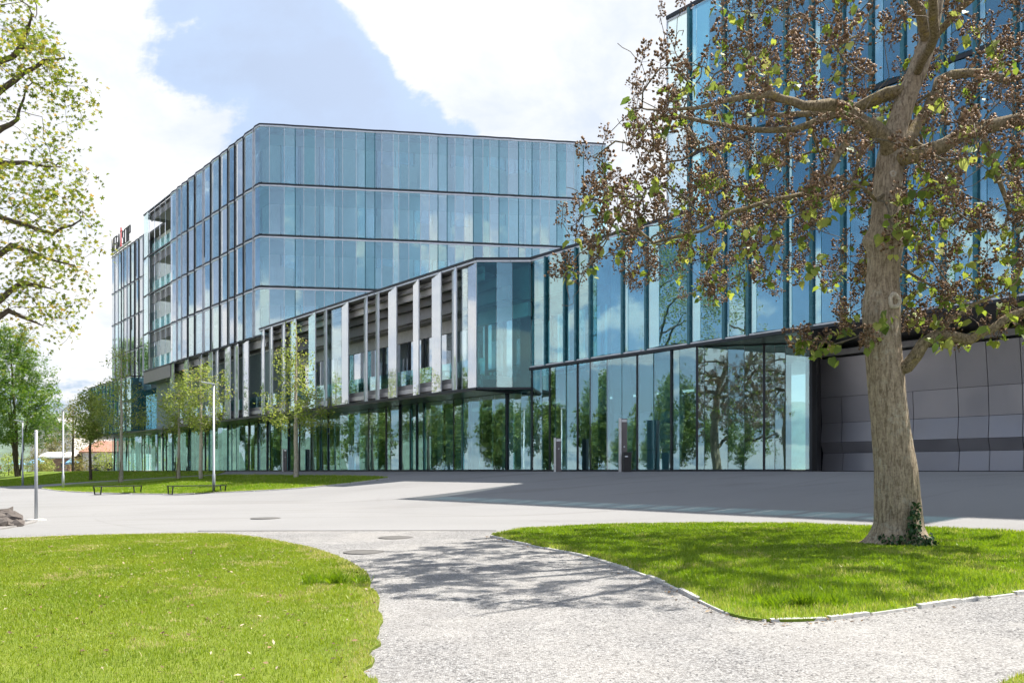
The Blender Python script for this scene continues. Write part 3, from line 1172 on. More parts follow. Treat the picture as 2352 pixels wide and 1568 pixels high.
for k, z in enumerate(LV):
    band(tower, 'floor_band', lp, H(z) - .07, H(z) + .055, -.10, .09, M['frame_dark'])
sf = MB()
sf.slab(PT(s332, 0), PT(s392, 0), -.4, TOP + .05, H(9.55), H(10.8), N)
sf.build('soffit', M['fascia_dark'], tower)
# set-back left part
zs = zigzag(s258, s335 + .4, 1.5, 0.35, 0.08)
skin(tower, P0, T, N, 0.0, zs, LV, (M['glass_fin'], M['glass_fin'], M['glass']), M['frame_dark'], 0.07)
for z0, z1 in zip(LV, LV[1:]):
    m_ = MB()
    m_.slab(PT(s258 + .3, -1.1), PT(s335 + .5, -1.1), 0, .08, H(z1) - 1.2, H(z1) - .02, N)
    m_.build('spandrel', M['spandrel'], tower)

# ---- terrace wing with the long glazed ground floor
wing = empty('terrace_wing', (PT(s1095, TOP).x, PT(s1095, TOP).y, H(0)),
             label='long two-storey glass wing with open upper terrace and bright glass fins', cat='building')
c1, c2 = PT(s1095, TOP), PT(0, 0)
TR = (c2 - c1).normalized()
NR = Vector((TR.y, -TR.x, 0))
WZ0, WZ1 = 4.47, 11.45


def wing_band(name, d0, d1, z0, z1, mat, sa=None, sb=None):
    """runs along the wing (depth measured out from the ground floor line) and on past its corner"""
    sa = s392 if sa is None else sa
    sb = s_of(1365) if sb is None else sb
    m_ = MB()
    m_.slab(PT(sa), PT(sb), d0, d1, H(z0), H(z1), N)
    return m_.build(name, mat, wing)


sK = s1095 - .15


def s_end(dep):
    """where depth dep meets the wing's end face"""
    return s1095 * dep / TOP - .12


wing_band('fascia', 1.50, 1.66, 10.45, 11.2, M['fascia_light'], s597, sK)
wing_band('fascia', 1.50, 1.66, 10.15, 10.75, M['fascia_light'], s392, s597 - .02)
wing_band('fascia', 1.10, 1.25, 10.0, 10.47, M['fascia_dark'], s392, s_end(1.25))
wing_band('fascia', 0.70, 0.85, 9.35, 10.02, M['fascia_mid'], s392, s_end(.85))
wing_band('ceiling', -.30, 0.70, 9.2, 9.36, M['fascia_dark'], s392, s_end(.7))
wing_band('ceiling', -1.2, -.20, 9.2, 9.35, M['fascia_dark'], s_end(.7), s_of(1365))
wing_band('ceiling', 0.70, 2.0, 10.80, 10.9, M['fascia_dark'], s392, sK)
wing_band('beam', -.32, -.06, 8.45, 9.2, M['fascia_light'], s392, -.3)
wing_band('beam', -1.1, -.9, 8.45, 9.2, M['fascia_mid'], -.3, s_of(1365))
wing_band('upper_beam', -.5, -.1, 9.37, 11.2, M['inner_dark'], s392, -.3)
wing_band('upper_beam', -1.0, -.8, 9.37, 11.2, M['spandrel'], -.3, s_of(1365))
wing_band('terrace_floor', -.30, 1.62, 4.98, 5.2, M['fascia_mid'], s392, s_end(1.62))
wing_band('floor_edge', 1.64, 1.76, 4.52, 5.28, M['fascia_mid'], s392, sK)
wing_band('floor_trim', 1.78, 1.90, 4.72, 4.98, M['fascia_light'], s392, sK)
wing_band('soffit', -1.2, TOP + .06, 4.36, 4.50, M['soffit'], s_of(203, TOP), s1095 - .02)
rw = MB()
rw.prism([(p.x, p.y) for p in [PT(s597 + .05, TOP - .06), c1 - NR * .02, c2, PT(0, -10), PT(s597 + .05, -10)]], H(11.22), H(11.40))
rw.build('roof', M['roof'], wing)
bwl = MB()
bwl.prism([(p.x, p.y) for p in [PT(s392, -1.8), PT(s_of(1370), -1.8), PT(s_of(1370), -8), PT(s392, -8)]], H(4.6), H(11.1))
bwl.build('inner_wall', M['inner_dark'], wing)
# outer roof line and lower edge
wing_edge = [PT(s597, TOP), c1, c2]
band(wing, 'roof_edge', wing_edge, H(WZ1) - .05, H(WZ1) + .07, -.12, .10, M['frame_dark'])
band(wing, 'edge_trim', wing_edge, H(WZ1) - .16, H(WZ1) - .06, -.06, .05, M['frame_light'])
band(wing, 'lower_edge', [PT(s392, TOP), c1, c2], H(WZ0) - .05, H(WZ0) + .06, -.12, .08, M['frame_dark'])
# glass fins of the upper terrace
fins = [(390.5, 399.5, 0), (423, 432, 0), (458, 463, 0), (479, 488, 0), (494, 501, 0), (516.5, 529, 0), (537.5, 547, 0), (557, 571, 1), (600, 607, 0),
        (618, 626, 0), (647, 654, 0), (666, 680, 2), (709, 724.5, 2), (744, 750, 0), (785, 800, 0), (836, 843, 0), (863, 870, 0),
        (892, 911, 1), (949, 962, 1), (992, 1013, 1), (1038, 1048, 0), (1075, 1095, 1)]
ends = []
for ua, ub, kind in fins:
    top = H(WZ1) - .1 if ua >= 598 else H(10.9) - .1
    a = PT(s_of(ua, TOP - .10), TOP - .10)
    b = PT(s_of(ub, TOP + .08), TOP + .08)
    if ua == 1075:
        b = c1 - T * .02
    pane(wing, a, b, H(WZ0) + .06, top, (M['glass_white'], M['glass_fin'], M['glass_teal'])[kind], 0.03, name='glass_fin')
    m_ = MB()
    t = (b - a).normalized()
    m_.slab(b, b + t * .03, -.04, .03, H(WZ0) + .06, top, Vector((t.y, -t.x, 0)))
    m_.build('fin_edge', M['frame_light'], wing)
    ends.append((ua, ub, top))
for (ua, ub, top), (va, vb, _) in zip(ends, ends[1:]):
    if r.random() < .12:
        pane(wing, PT(s_of(ub + 1, TOP - .12), TOP - .12), PT(s_of(va - .5, TOP - .12), TOP - .12), H(WZ0) + .06, top, M['glass'])
# the face turned to the camera at the wing's corner
Lr = (c2 - c1).length
for a, b, mt in ((0, .36, 'glass_deep'), (.36, .66, 'glass_teal'), (.66, 1.0, 'glass_deep')):
    pane(wing, c1 + TR * Lr * a, c1 + TR * Lr * b, H(WZ0) + .06, H(WZ1) - .17, M[mt])
post(wing, 'corner_post', c1 + TR * .03 - NR * .06, H(WZ0), H(WZ1) - .06, .06, .06, TR, M['frame_dark'])
# terrace windows and balustrade
s = s392
sb_end = s_of(1365)
while s < sb_end:
    w = r.uniform(1.1, 2.0)
    e = min(s + w, sb_end)
    if e - s > .3:
        dq = -.16 if e <= .3 else -1.0
        pane(wing, PT(s + .04, dq), PT(e - .04, dq), H(5.22), H(8.44), M['glass_inner'], name='inner_window')
        post(wing, 'window_frame', PT(s, dq + .04), H(5.2), H(8.45), .10, .14, T, M['frame_dark'] if r.random() < .6 else M['frame_light'])
    s = e
s = s392
while s < sK - .2:
    e = min(s + 1.6, sK)
    pane(wing, PT(s, 1.45), PT(e, 1.45), H(5.22), H(6.25), M['glass_teal'], name='balustrade_pane')
    s = e
# ground floor glazing
low = empty('ground_floor_glazing', (PT(s258).x, PT(s258).y, H(0)),
            label='long dark-framed ground floor glass wall under the terrace wing', cat='glass wall')
s = s258
k = 0
jo = []
while s < -0.05:
    w = r.uniform(0.6, 1.35)
    e = min(s + w, 0.0)
    if -e < 0.5:
        e = 0.0
    d0, d1 = r.uniform(-.11, .09), r.uniform(-.11, .09)
    pane(low, PT(s, d0), PT(e, d1), H(.10), H(4.34), M['glass_low'])
    jo.append(s)
    s = e
for q in jo:
    if r.random() < .75:
        post(low, 'mullion', PT(q, -.06), H(0.02), H(4.35), r.choice([.06, .09, .14]), .14, T, M['frame_dark'])
gb = MB()
gb.slab(PT(s258), PT(0), -.2, .06, H(-.12), H(.09), N)
gb.build('plinth', M['frame_dark'], low)
gb = MB()
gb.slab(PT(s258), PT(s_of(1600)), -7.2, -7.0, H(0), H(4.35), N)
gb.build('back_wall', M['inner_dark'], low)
gb = MB()
gb.slab(PT(s258), PT(s_of(1600)), -7.0, -.2, H(-.06), H(0.01), N)
gb.build('interior_floor', M['concrete'], low)
s = s258 + 3
while s < -3:
    post(low, 'column', PT(s, -2.4), H(0), H(4.36), .45, .45, T, M['concrete'])
    s += 7.0
for q in (-70, -52, -37, -24, -12, -5):
    post(low, 'partition', PT(q, -3.6), H(0), H(4.3), 3.2, .12, T, M['spandrel'])

# ---- glass box at the far left
boxl = empty('projecting_glass_box', (PT(s_of(301, TOP), TOP).x, PT(s_of(301, TOP), TOP).y, H(0)),
             label='low glass box jutting out at the far left end of the building', cat='building')
sA, sB = s_of(203, TOP), s_of(301, TOP)
zb = zigzag(sA, sB, 1.7, .4, .08)
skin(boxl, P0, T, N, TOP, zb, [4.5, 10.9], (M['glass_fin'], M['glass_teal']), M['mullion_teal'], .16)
m_ = MB()
m_.prism([(p.x, p.y) for p in [PT(sA + .2, TOP - .8), PT(sB - .25, TOP - .8), PT(sB - .25, -6), PT(sA + .2, -6)]], H(4.6), H(10.7))
m_.build('inner_wall', M['inner_dark'], boxl)
for i in range(2):
    pane(boxl, PT(sB, TOP - 2.2 * i / 2), PT(sB, TOP - 2.2 * (i + 1) / 2), H(4.6), H(10.75), M['glass_tower'])
band(boxl, 'roof_edge', [PT(sB, TOP), PT(sB, 0)], H(10.85), H(10.96), -.1, .08, M['frame_dark'])
s = sB + .1
while s < s392 - .3:
    e = min(s + 1.7, s392)
    pane(boxl, PT(s, .02), PT(e, .02), H(4.55), H(9.55), M['glass_tower'], name='recess_pane')
    s = e
m_ = MB()
m_.slab(PT(sB), PT(s392), -.5, -.3, H(4.5), H(9.6), N)
m_.build('recess_wall', M['inner_dark'], boxl)

# ---- corner tower on the right with the entrance
tw2 = empty('corner_glass_tower', (PT(s_of(1583)).x, PT(s_of(1583)).y, H(0)),
            label='big blue glass corner tower behind the large tree, metal clad at its foot', cat='building')
U1 = [1221, 1253, 1297, 1323, 1356, 1430, 1484, 1583]
U2 = [1583, 1663, 1718, 1804, 1864, 1935, 2000, 2073, 2164, 2240, 2330, 2420, 2540, 2700, 2900]


def split_module(ua, ub, z0, z1, clear=False):
    """one bay: a narrow pane turned to the bright sky, then one or two wide ones"""
    sa, sb = s_of(ua), s_of(ub)
    L = sb - sa
    nw = min(L * r.uniform(.16, .40), .95)
    dp = nw * math.tan(R(r.uniform(10, 20)))
    mats = (M['glass_tower'], M['glass_tower']) if not clear else (M['glass_deep'], M['glass_teal'])
    p0, p1, p2 = PT(sa + .07, 0), PT(sa + .07 + nw, dp), PT(sb, 0.0)
    pane(tw2, p0, p1, z0, z1, mats[0])
    if L - nw > 1.6 and r.random() < .7:
        f = r.uniform(.35, .65)
        pm = p1.lerp(p2, f) + N * r.uniform(-.03, .05)
        pane(tw2, p1, pm, z0, z1, mats[1])
        pane(tw2, pm, p2, z0, z1, mats[1])
    else:
        pane(tw2, p1, p2, z0, z1, mats[1])


for ua, ub in zip(U1, U1[1:]):
    split_module(ua, ub, H(5.66), H(11.30), clear=ub <= 1356)
for ua, ub in zip(U2, U2[1:]):
    split_module(ua, ub, H(5.66), H(13.80))
    split_module(ua, ub, H(14.02), H(20.35))
for u in U1[1:-1]:
    post(tw2, 'mullion', PT(s_of(u) + .02, -.02), H(5.6), H(11.34), .12, .24, T, M['mullion_teal'])
for u in U2[:-1]:
    post(tw2, 'mullion', PT(s_of(u) + .02, -.02), H(5.6), H(20.42), .13, .26, T, M['mullion_teal'])
sw = s_of(1533)
pane(tw2, PT(sw), PT(s_of(1583) - .06), H(11.55), H(20.35), M['glass'])
post(tw2, 'mullion', PT(sw), H(11.5), H(20.4), .05, .08, T, M['frame_light'])
sE2 = s_of(2900)
le = [PT(0.0), PT(s_of(1583))]
band(tw2, 'roof_edge', le, H(11.40), H(11.53), -.14, .10, M['frame_dark'])
band(tw2, 'edge_trim', le, H(11.30), H(11.39), -.06, .05, M['frame_light'])
band(tw2, 'roof_edge', [PT(sw), PT(sE2)], H(20.4), H(20.56), -.16, .10, M['frame_dark'])
band(tw2, 'edge_trim', [PT(sw), PT(sE2)], H(20.30), H(20.39), -.06, .05, M['frame_light'])
band(tw2, 'floor_band', [PT(s_of(1590)), PT(sE2)], H(13.84), H(13.99), -.16, .06, M['frame_dark'])
band(tw2, 'lower_edge', [PT(-.05), PT(sE2)], H(5.46), H(5.58), -.14, .12, M['frame_dark'])
band(tw2, 'edge_trim', [PT(-.05), PT(sE2)], H(5.585), H(5.655), -.08, .06, M['frame_light'])
bt = MB()
s15 = s_of(1590)
bt.prism([(p.x, p.y) for p in [PT(s15 + .25, -.9), PT(sE2 + 30, -.9), PT(sE2 + 30, -26), PT(s15 + .25, -26)]], H(5.62), H(20.3))
bt.build('inner_wall', M['spandrel'], tw2)
bt = MB()
bt.prism([(p.x, p.y) for p in [PT(s_of(1372), -1.0), PT(s15 + .2, -1.0), PT(s15 + .2, -14), PT(s_of(1372), -14)]], H(5.62), H(11.1))
bt.build('inner_block', M['inner_wall'], tw2)
bt = MB()
bt.prism([(p.x, p.y) for p in [PT(.02, -.1), PT(s15 + .2, -.1), PT(s15 + .2, -14), PT(.02, -14)]], H(11.13), H(11.28))
bt.build('roof', M['roof'], tw2)
# blinds and inner frames behind the blue glass
for ua, ub in zip(U1[4:] + U2[1:], U1[5:] + U2[2:]):
    sa, sb = s_of(ua), s_of(ub)
    zt = 11.0 if ub <= 1583 else 13.6
    if r.random() < .7:
        x = sa + (sb - sa) * r.uniform(.3, .6)
        post(tw2, 'blind', PT(x, -.6), H(5.75), H(zt), (sb - sa) * r.uniform(.15, .35), .05, T, M['curtain'])
# ground floor at the entrance
U3 = [1221, 1245, 1262, 1276, 1300, 1325, 1355, 1374, 1394, 1428, 1462, 1500, 1540, 1560, 1600]
for ua, ub in zip(U3, U3[1:]):
    pane(tw2, PT(s_of(ua), r.uniform(-.07, .05)), PT(s_of(ub), r.uniform(-.07, .05)), H(.08), H(5.44), M['glass_low'])
    if ua in (1221, 1262, 1325, 1355, 1394, 1462, 1540):
        post(tw2, 'mullion', PT(s_of(ua) + .03, -.06), H(.02), H(5.45), .07, .16, T, M['frame_dark'])
fa = PT(s_of(1600))
fb = PX(1862, 1080, 33.9)
fb.z = 0
fa.z = 0
TF = (fb - fa).normalized()
NF = Vector((TF.y, -TF.x, 0))
U4 = [1601, 1618, 1672, 1710, 1755, 1780, 1804, 1862]
sj = [s_of(u, 0, fa, TF, NF) for u in U4]
for a, b in zip(sj, sj[1:]):
    pane(tw2, fa + TF * a + NF * r.uniform(-.05, .03), fa + TF * b + NF * r.uniform(-.05, .03), H(.08), H(5.44), M['glass_low'])
for u, a in zip(U4, sj):
    if u in (1601, 1755, 1862):
        post(tw2, 'mullion', fa + TF * a - NF * .05, H(.02), H(5.45), .10, .18, TF, M['frame_dark'])
m_ = MB()
m_.slab(fa, fb, -.25, .08, H(-.14), H(.07), NF)
m_.slab(PT(0.0), fa, -.25, .08, H(-.14), H(.07), N)
m_.build('plinth', M['frame_dark'], tw2)
m_ = MB()
m_.slab(fa, fb, -6.2, -6.0, H(0), H(5.4), NF)
m_.build('back_wall', M['inner_dark'], tw2)
m_ = MB()
m_.slab(fa, fb, -6.0, -.3, H(-.06), H(.02), NF)
m_.build('interior_floor', M['concrete'], tw2)
m_ = MB()
m_.slab(fa, fb, -5.9, -.12, H(5.36), H(5.42), NF)
m_.build('interior_ceiling', M['curtain'], tw2)
# leaning metal panels inside the entrance
for i, (ua, ub) in enumerate(((1278, 1322), (1330, 1392), (1398, 1446), (1452, 1500), (1504, 1560))):
    sa, sb = s_of(ua, -1.3), s_of(ub, -1.3)
    for z0, z1, o0, o1 in ((0.0, 1.0, .25, .1), (1.05, 2.9, .1, -.1), (2.95, 5.3, -.1, .35)):
        if i == 1 and z0 < 2.9:
            continue
        m_ = MB()
        a, b = PT(sa + .02, -1.6), PT(sb - .02, -1.6)
        q0 = [a + N * o0, b + N * o0, b + N * (o0 - .05), a + N * (o0 - .05)]
        q1 = [a + N * o1, b + N * o1, b + N * (o1 - .05), a + N * (o1 - .05)]
        m_.hexa([(p.x, p.y, H(z0 + .02)) for p in q0] + [(p.x, p.y, H(z1)) for p in q1])
        m_.build('wall_panel', M['panel'], tw2)
# overhanging soffit
m_ = MB()
so = [PT(s_of(1545), .02), PT(sE2, .02), PT(sE2, -7), PT(s_of(1545) + 2, -7)]
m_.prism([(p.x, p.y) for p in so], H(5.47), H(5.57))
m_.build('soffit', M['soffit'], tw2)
# metal clad wall under the overhang
WD = -5.0
prof = [(0.02, .10), (.80, 0.0), (1.28, .20), (2.14, .10), (3.27, .20), (4.95, .48)]
UW = [1890, 1937, 2101, 2204, 2274, 2352, 2430, 2520, 2640, 2800, 3000]
for j, ((z0, o0), (z1, o1)) in enumerate(zip(prof, prof[1:])):
    cols = UW if j < 4 else [u for u in UW if u not in (1937, 2101)]
    for ua, ub in zip(cols, cols[1:]):
        a, b = PT(s_of(ua, WD) + .012, WD), PT(s_of(ub, WD) - .012, WD)
        th = .05
        q0 = [a + N * o0, b + N * o0, b + N * (o0 - th), a + N * (o0 - th)]
        q1 = [a + N * o1, b + N * o1, b + N * (o1 - th), a + N * (o1 - th)]
        m_ = MB()
        m_.hexa([(p.x, p.y, H(z0 + .008)) for p in q0] + [(p.x, p.y, H(z1 - .008)) for p in q1])
        m_.build('wall_panel', M['panel'], tw2)
m_ = MB()
m_.slab(PT(s_of(1880, WD), WD), PT(s_of(3000, WD), WD), -.6, -.16, H(-.1), H(5.46), N)
m_.build('wall_backing', M['frame_dark'], tw2)
m_ = MB()
m_.slab(PT(s_of(1880, WD), WD), PT(s_of(3000, WD), WD), .10, .55, H(5.05), H(5.30), N)
m_.build('wall_head', M['fascia_mid'], tw2)
m_ = MB()
wj = PT(s_of(1889, WD), WD + .1)
m_.prism([(fb.x + .02, fb.y), (fb.x + .3, fb.y + .1), (wj.x, wj.y), (wj.x - .3, wj.y + .5), (fb.x, fb.y + .6)], H(-.05), H(5.46))
m_.build('jamb', M['black_metal'], tw2)

# ---- roof sign: separate letters on a rail
sgn = empty('roof_sign', (PT(s258 + 2, .3).x, PT(s258 + 2, .3).y, H(28.05)), label='row of dark letters with a red mark on the roof edge, far left', cat='sign')
sa, sb = s_of(262), s_of(305)
strokes = {
    'N': [(0, 0, 0, 1), (0, 1, 1, 0), (1, 0, 1, 1)], 'E': [(0, 0, 0, 1), (0, 1, 1, 1), (0, .5, .8, .5), (0, 0, 1, 0)],
    'G': [(1, .9, .2, 1), (.2, 1, 0, .5), (0, .5, .2, 0), (.2, 0, 1, .05), (1, .05, 1, .45), (1, .45, .6, .45)],
    'A': [(0, 0, .5, 1), (.5, 1, 1, 0), (.2, .35, .8, .35)], 'S': [(1, .9, .2, 1), (.2, 1, .1, .6), (.1, .6, .9, .4), (.9, .4, .8, 0), (.8, 0, 0, .1)],
    'O': [(.1, 0, .1, 1), (.1, 1, .9, 1), (.9, 1, .9, 0), (.9, 0, .1, 0)], 'C': [(1, 1, .1, 1), (.1, 1, .1, 0), (.1, 0, 1, 0)],
    'P': [(0, 0, 0, 1), (0, 1, .9, 1), (.9, 1, .9, .5), (.9, .5, 0, .5)], 'I': [(.5, 0, .5, 1.35), (.1, 0, .9, 0), (.1, 1.1, .9, 1.1)]}
word = 'NEGAISCOP'
cell = (sb - sa) / len(word)
for i, ch in enumerate(word):
    m_ = MB()
    x0 = sa + cell * (i + .12)
    w = cell * .76
    hh = 1.75
    for ax, ay, bx, by in strokes[ch]:
        a = PT(x0 + w * ax, .25)
        b = PT(x0 + w * bx, .25)
        a.z, b.z = H(28.45) + hh * ay, H(28.45) + hh * by
        m_.tube([a, b], .085, 4)
    m_.build('letter', M['red_sign'] if ch == 'I' else M['black_metal'], sgn)
m_ = MB()
m_.slab(PT(sa), PT(sb), .12, .36, H(28.16), H(28.30), N)
m_.build('rail', M['white_metal'], sgn)
m_ = MB()
x = sa + .3
while x < sb:
    m_.slab(PT(x - .05), PT(x + .05), .15, .30, H(27.95), H(28.17), N)
    x += 1.6
m_.build('bracket', M['white_metal'], sgn)

# ------------------------------------------------------------------ vegetation
HEART = (np.array([(0, 0, 0), (.5, 0, -.03), (1, 0, -.16), (.02, .36, .05), (.48, .43, .03), (.02, -.36, .05), (.48, -.43, .03), (-.12, .2, .03), (-.12, -.2, .03)]),
         np.array([(0, 1, 3), (1, 4, 3), (1, 2, 4), (0, 5, 1), (1, 5, 6), (1, 6, 2), (0, 3, 7), (0, 8, 5)]))
_pa = []
for i_, (a_, r_) in enumerate(((-2.5, .35), (-1.75, .62), (-1.35, .34), (-.85, .85), (-.42, .45), (0, 1.0), (.42, .45), (.85, .85), (1.35, .34), (1.75, .62), (2.5, .35))):
    _pa.append((r_ * math.cos(a_), r_ * math.sin(a_), -.10 * r_ * r_))
PALM = (np.array([(0, 0, 0.04)] + _pa) * .62, np.array([(0, i, i + 1) for i in range(1, 11)]))
LEAF = (np.array([(0, 0, 0), (.45, .26, .05), (1, 0, -.06), (.45, -.26, .05)]), np.array([(0, 2, 1), (0, 3, 2)]))
CLUMP = (np.array([(0, 0, 0), (.5, .34, .1), (1, 0, -.1), (.5, -.34, .1), (-.1, .3, .3), (.2, .8, .2), (.45, .35, .35), (-.3, -.2, -.1), (-.1, -.75, .05), (.25, -.35, .2)]),
         np.array([(0, 2, 1), (0, 3, 2), (4, 6, 5), (7, 9, 8)]))


def rot_np(yaw, pitch, roll):
    cy, sy, cp, sp, cr, sr = np.cos(yaw), np.sin(yaw), np.cos(pitch), np.sin(pitch), np.cos(roll), np.sin(roll)
    m = np.empty((len(yaw), 3, 3))
    m[:, 0, 0] = cy * cp; m[:, 0, 1] = cy * sp * sr - sy * cr; m[:, 0, 2] = cy * sp * cr + sy * sr
    m[:, 1, 0] = sy * cp; m[:, 1, 1] = sy * sp * sr + cy * cr; m[:, 1, 2] = sy * sp * cr - cy * sr
    m[:, 2, 0] = -sp; m[:, 2, 1] = cp * sr; m[:, 2, 2] = cp * cr
    return m


def scatter(name, tmpl, cen, size, yaw, pitch, roll, var, mat, parent=None):
    tv, tf = tmpl
    n, k = len(cen), len(tv)
    m = rot_np(yaw, pitch, roll)
    v = np.einsum('nij,kj->nki', m, tv) * size[:, None, None] + cen[:, None, :]
    f = (np.arange(n) * k)[:, None, None] + tf[None]
    return mesh_np(name, v.reshape(-1, 3), f.reshape(-1, 3), mat, parent, np.repeat(var, k))


class Skeleton:
    def __init__(self, rng_):
        self.p, self.par, self.rmin = [], [], []
        self.r = rng_

    def limb(self, pts, radii, start=None, seg=0.35, jit=0.0):
        """a hand-placed limb; start = node it leaves from (None: nearest)"""
        pts = [np.array(p, float) for p in pts]
        if self.p:
            if start is None:
                start = int(np.argmin(np.linalg.norm(np.array(self.p) - pts[0], axis=1)))
            pts = [self.p[start]] + pts
            radii = [radii[0]] + list(radii)
            last = start
        else:
            self.p.append(pts[0]); self.par.append(-1); self.rmin.append(radii[0])
            last = 0
        for i in range(1, len(pts)):
            a, b = pts[i - 1], pts[i]
            L = np.linalg.norm(b - a)
            k = max(1, int(math.ceil(L / seg)))
            for j in range(1, k + 1):
                f = j / k
                q = a + (b - a) * f + (self.r.normal(0, jit, 3) if j < k else 0)
                self.p.append(q); self.par.append(last); self.rmin.append(radii[i - 1] + (radii[i] - radii[i - 1]) * f)
                last = len(self.p) - 1
        return last

    def tips(self, tips, seg=0.3, jit=0.05, lift=0.1, skip=0):
        base = np.array(self.p)
        tips = np.asarray(tips)
        dm = np.array([np.min(np.linalg.norm(base[skip:] - t, axis=1)) for t in tips])
        P = np.zeros((len(base) + len(tips) * 24, 3))
        n = len(base)
        P[:n] = base
        ids = []
        for t in tips[np.argsort(dm)]:
            d = np.linalg.norm(P[skip:n] - t, axis=1)
            j = int(np.argmin(d)) + skip
            L = d[j - skip]
            a = P[j]
            pj = self.par[j]
            dr = (a - P[pj]) if pj >= 0 else np.array([0, 0, 1.0])
            dr = dr / (np.linalg.norm(dr) + 1e-9)
            c = a + dr * L * .30 + (t - a) * .28 + np.array([0, 0, lift * L])
            k = int(min(20, max(2, math.ceil(L / seg))))
            last = j
            for i in range(1, k + 1):
                f = i / k
                q = a * (1 - f) ** 2 + 2 * c * f * (1 - f) + t * f * f
                if i < k:
                    q = q + self.r.normal(0, jit * min(1, L), 3)
                P[n] = q
                self.p.append(q); self.par.append(last); self.rmin.append(0.0)
                last = n
                n += 1
            ids.append(last)
        return ids

    def mesh(self, name, mat, parent, r0=0.005, pw=2.4, split=None, mat2=None, name2='twigs', skip_below=0):
        n = len(self.p)
        acc = np.zeros(n)
        rad = np.zeros(n)
        kids = [[] for _ in range(n)]
        for i in range(n - 1, -1, -1):
            rr = acc[i] ** (1 / pw) if acc[i] > 0 else r0
            rr = max(rr, self.rmin[i], r0)
            rad[i] = rr
            if self.par[i] >= 0:
                acc[self.par[i]] += min(rr, 0.6 * rr + .4 * r0 if False else rr) ** pw
                kids[self.par[i]].append(i)
        self.rad = rad
        main = [max(k, key=lambda c: rad[c]) if k else -1 for k in kids]
        A, B = MB(), MB()
        for i in range(n):
            if self.par[i] >= 0 and main[self.par[i]] == i:
                continue
            path, rr = [], []
            if self.par[i] >= 0:
                path.append(self.p[self.par[i]])
                rr.append(rad[i])
            c = i
            while c >= 0:
                path.append(self.p[c]); rr.append(rad[c])
                c = main[c]
            if len(path) < 2:
                continue
            if i < skip_below and self.par[i] < 0:
                continue
            if rr[0] > .05:
                A.tube(path, rr, 9, False)
            elif rr[0] > .02:
                A.tube(path, rr, 6, False)
            else:
                (B if mat2 else A).tube(path, rr, 4 if rr[0] > .009 else 3, False)
        oa = A.build(name, mat, parent, smooth=True)
        if mat2 and B.v:
            ob = B.build(name2, mat2, parent, smooth=True)
            ob['kind'] = 'stuff'
        return oa


# ---- the large tree on the right lawn
tb = G(2062, 1254)
YT = tb.y
MPP = YT / F
tree = empty('paulownia_tree', tb, label='large tree with thick trunk, brown seed clusters and few leaves on the right lawn', cat='tree')
rt = np.random.default_rng(5)
trunk_px = [(2062, 1262, 140), (2062, 1240, 120), (2062, 1215, 107), (2062, 1198, 101), (2060, 1140, 96), (2058, 1078, 91), (2050, 1020, 84), (2044, 965, 80),
            (2038, 910, 79), (2034, 857, 79), (2030, 810, 78), (2028, 767, 78), (2027, 720, 80), (2028, 690, 78), (2031, 650, 70), (2034, 624, 69), (2038, 585, 72),
            (2040, 550, 76), (2043, 500, 64), (2048, 432, 61), (2053, 390, 61), (2058, 355, 61), (2064, 320, 55), (2071, 288, 51), (2087, 240, 48), (2104, 192, 47),
            (2121, 155, 47), (2135, 120, 44), (2150, 80, 40), (2162, 40, 36), (2176, -20, 31), (2188, -90, 26), (2196, -180, 20), (2198, -280, 14), (2192, -390, 8)]
cx = np.array([PX(u, v, YT)[:] for u, v, w in trunk_px])
cr = np.array([w * MPP / 2 for u, v, w in trunk_px])
cx[:, 1] += np.interp(cx[:, 2], [0, 3, 8, 12], [0, 0, .25, .5])
# trunk mesh: lobed root flare, furrows and knots as real relief
zq = np.concatenate([np.arange(cx[0, 2] - .05, cx[0, 2] + .8, .035), np.arange(cx[0, 2] + .8, cx[-1, 2], .06)])
ord_ = np.argsort(cx[:, 2])
ring_x = np.interp(zq, cx[ord_, 2], cx[ord_, 0])
ring_y = np.interp(zq, cx[ord_, 2], cx[ord_, 1])
ring_r = np.interp(zq, cx[ord_, 2], cr[ord_])
NS = 56
ang = np.linspace(0, 2 * np.pi, NS, endpoint=False)
vv, ff = [], []
ph = rt.uniform(0, 6.28, 8)
for i, z in enumerate(zq):
    hgt = z - tb.z
    fl = math.exp(-max(hgt, 0) / .13)
    lob = 1 + fl * (.42 * np.maximum(0, np.cos(2.5 * (ang - 2.95))) + .30 * np.maximum(0, np.cos(3 * ang + 0.6)) + .12 * np.cos(5 * ang + ph[0]))
    lob += .018 * np.sin(9 * ang + 1.2 * np.sin(z * 2.1 + ph[1])) + .012 * np.sin(17 * ang + 2 * np.sin(z * 3.3 + ph[2])) + .02 * np.sin(3 * ang + z * 1.7 + ph[3])
    lob += .010 * np.sin(27 * ang + 3 * np.sin(z * 5 + ph[4]))
    rr_ = ring_r[i] * lob
    for (uk, vk, amp, sz, az) in ((2047, 697, .10, .16, -1.2), (2012, 545, .30, .13, 3.0), (2068, 555, .22, .12, 0.1), (2055, 402, .08, .08, -1.45), (2008, 1110, .05, .3, -2.4)):
        zk = EYE + (1082 - vk) * MPP
        da = np.angle(np.exp(1j * (ang - az)))
        rr_ = rr_ + ring_r[i] * amp * np.exp(-((z - zk) / sz) ** 2 - (da / .55) ** 2)
    vv.append(np.stack([ring_x[i] + np.cos(ang) * rr_, ring_y[i] + np.sin(ang) * rr_, np.full(NS, z)], 1))
vv = np.concatenate(vv)
for i in range(len(zq) - 1):
    for k in range(NS):
        ff.append((i * NS + k, i * NS + (k + 1) % NS, (i + 1) * NS + (k + 1) % NS, (i + 1) * NS + k))
mesh_np('trunk', vv, ff, M['bark'], tree, smooth=True)


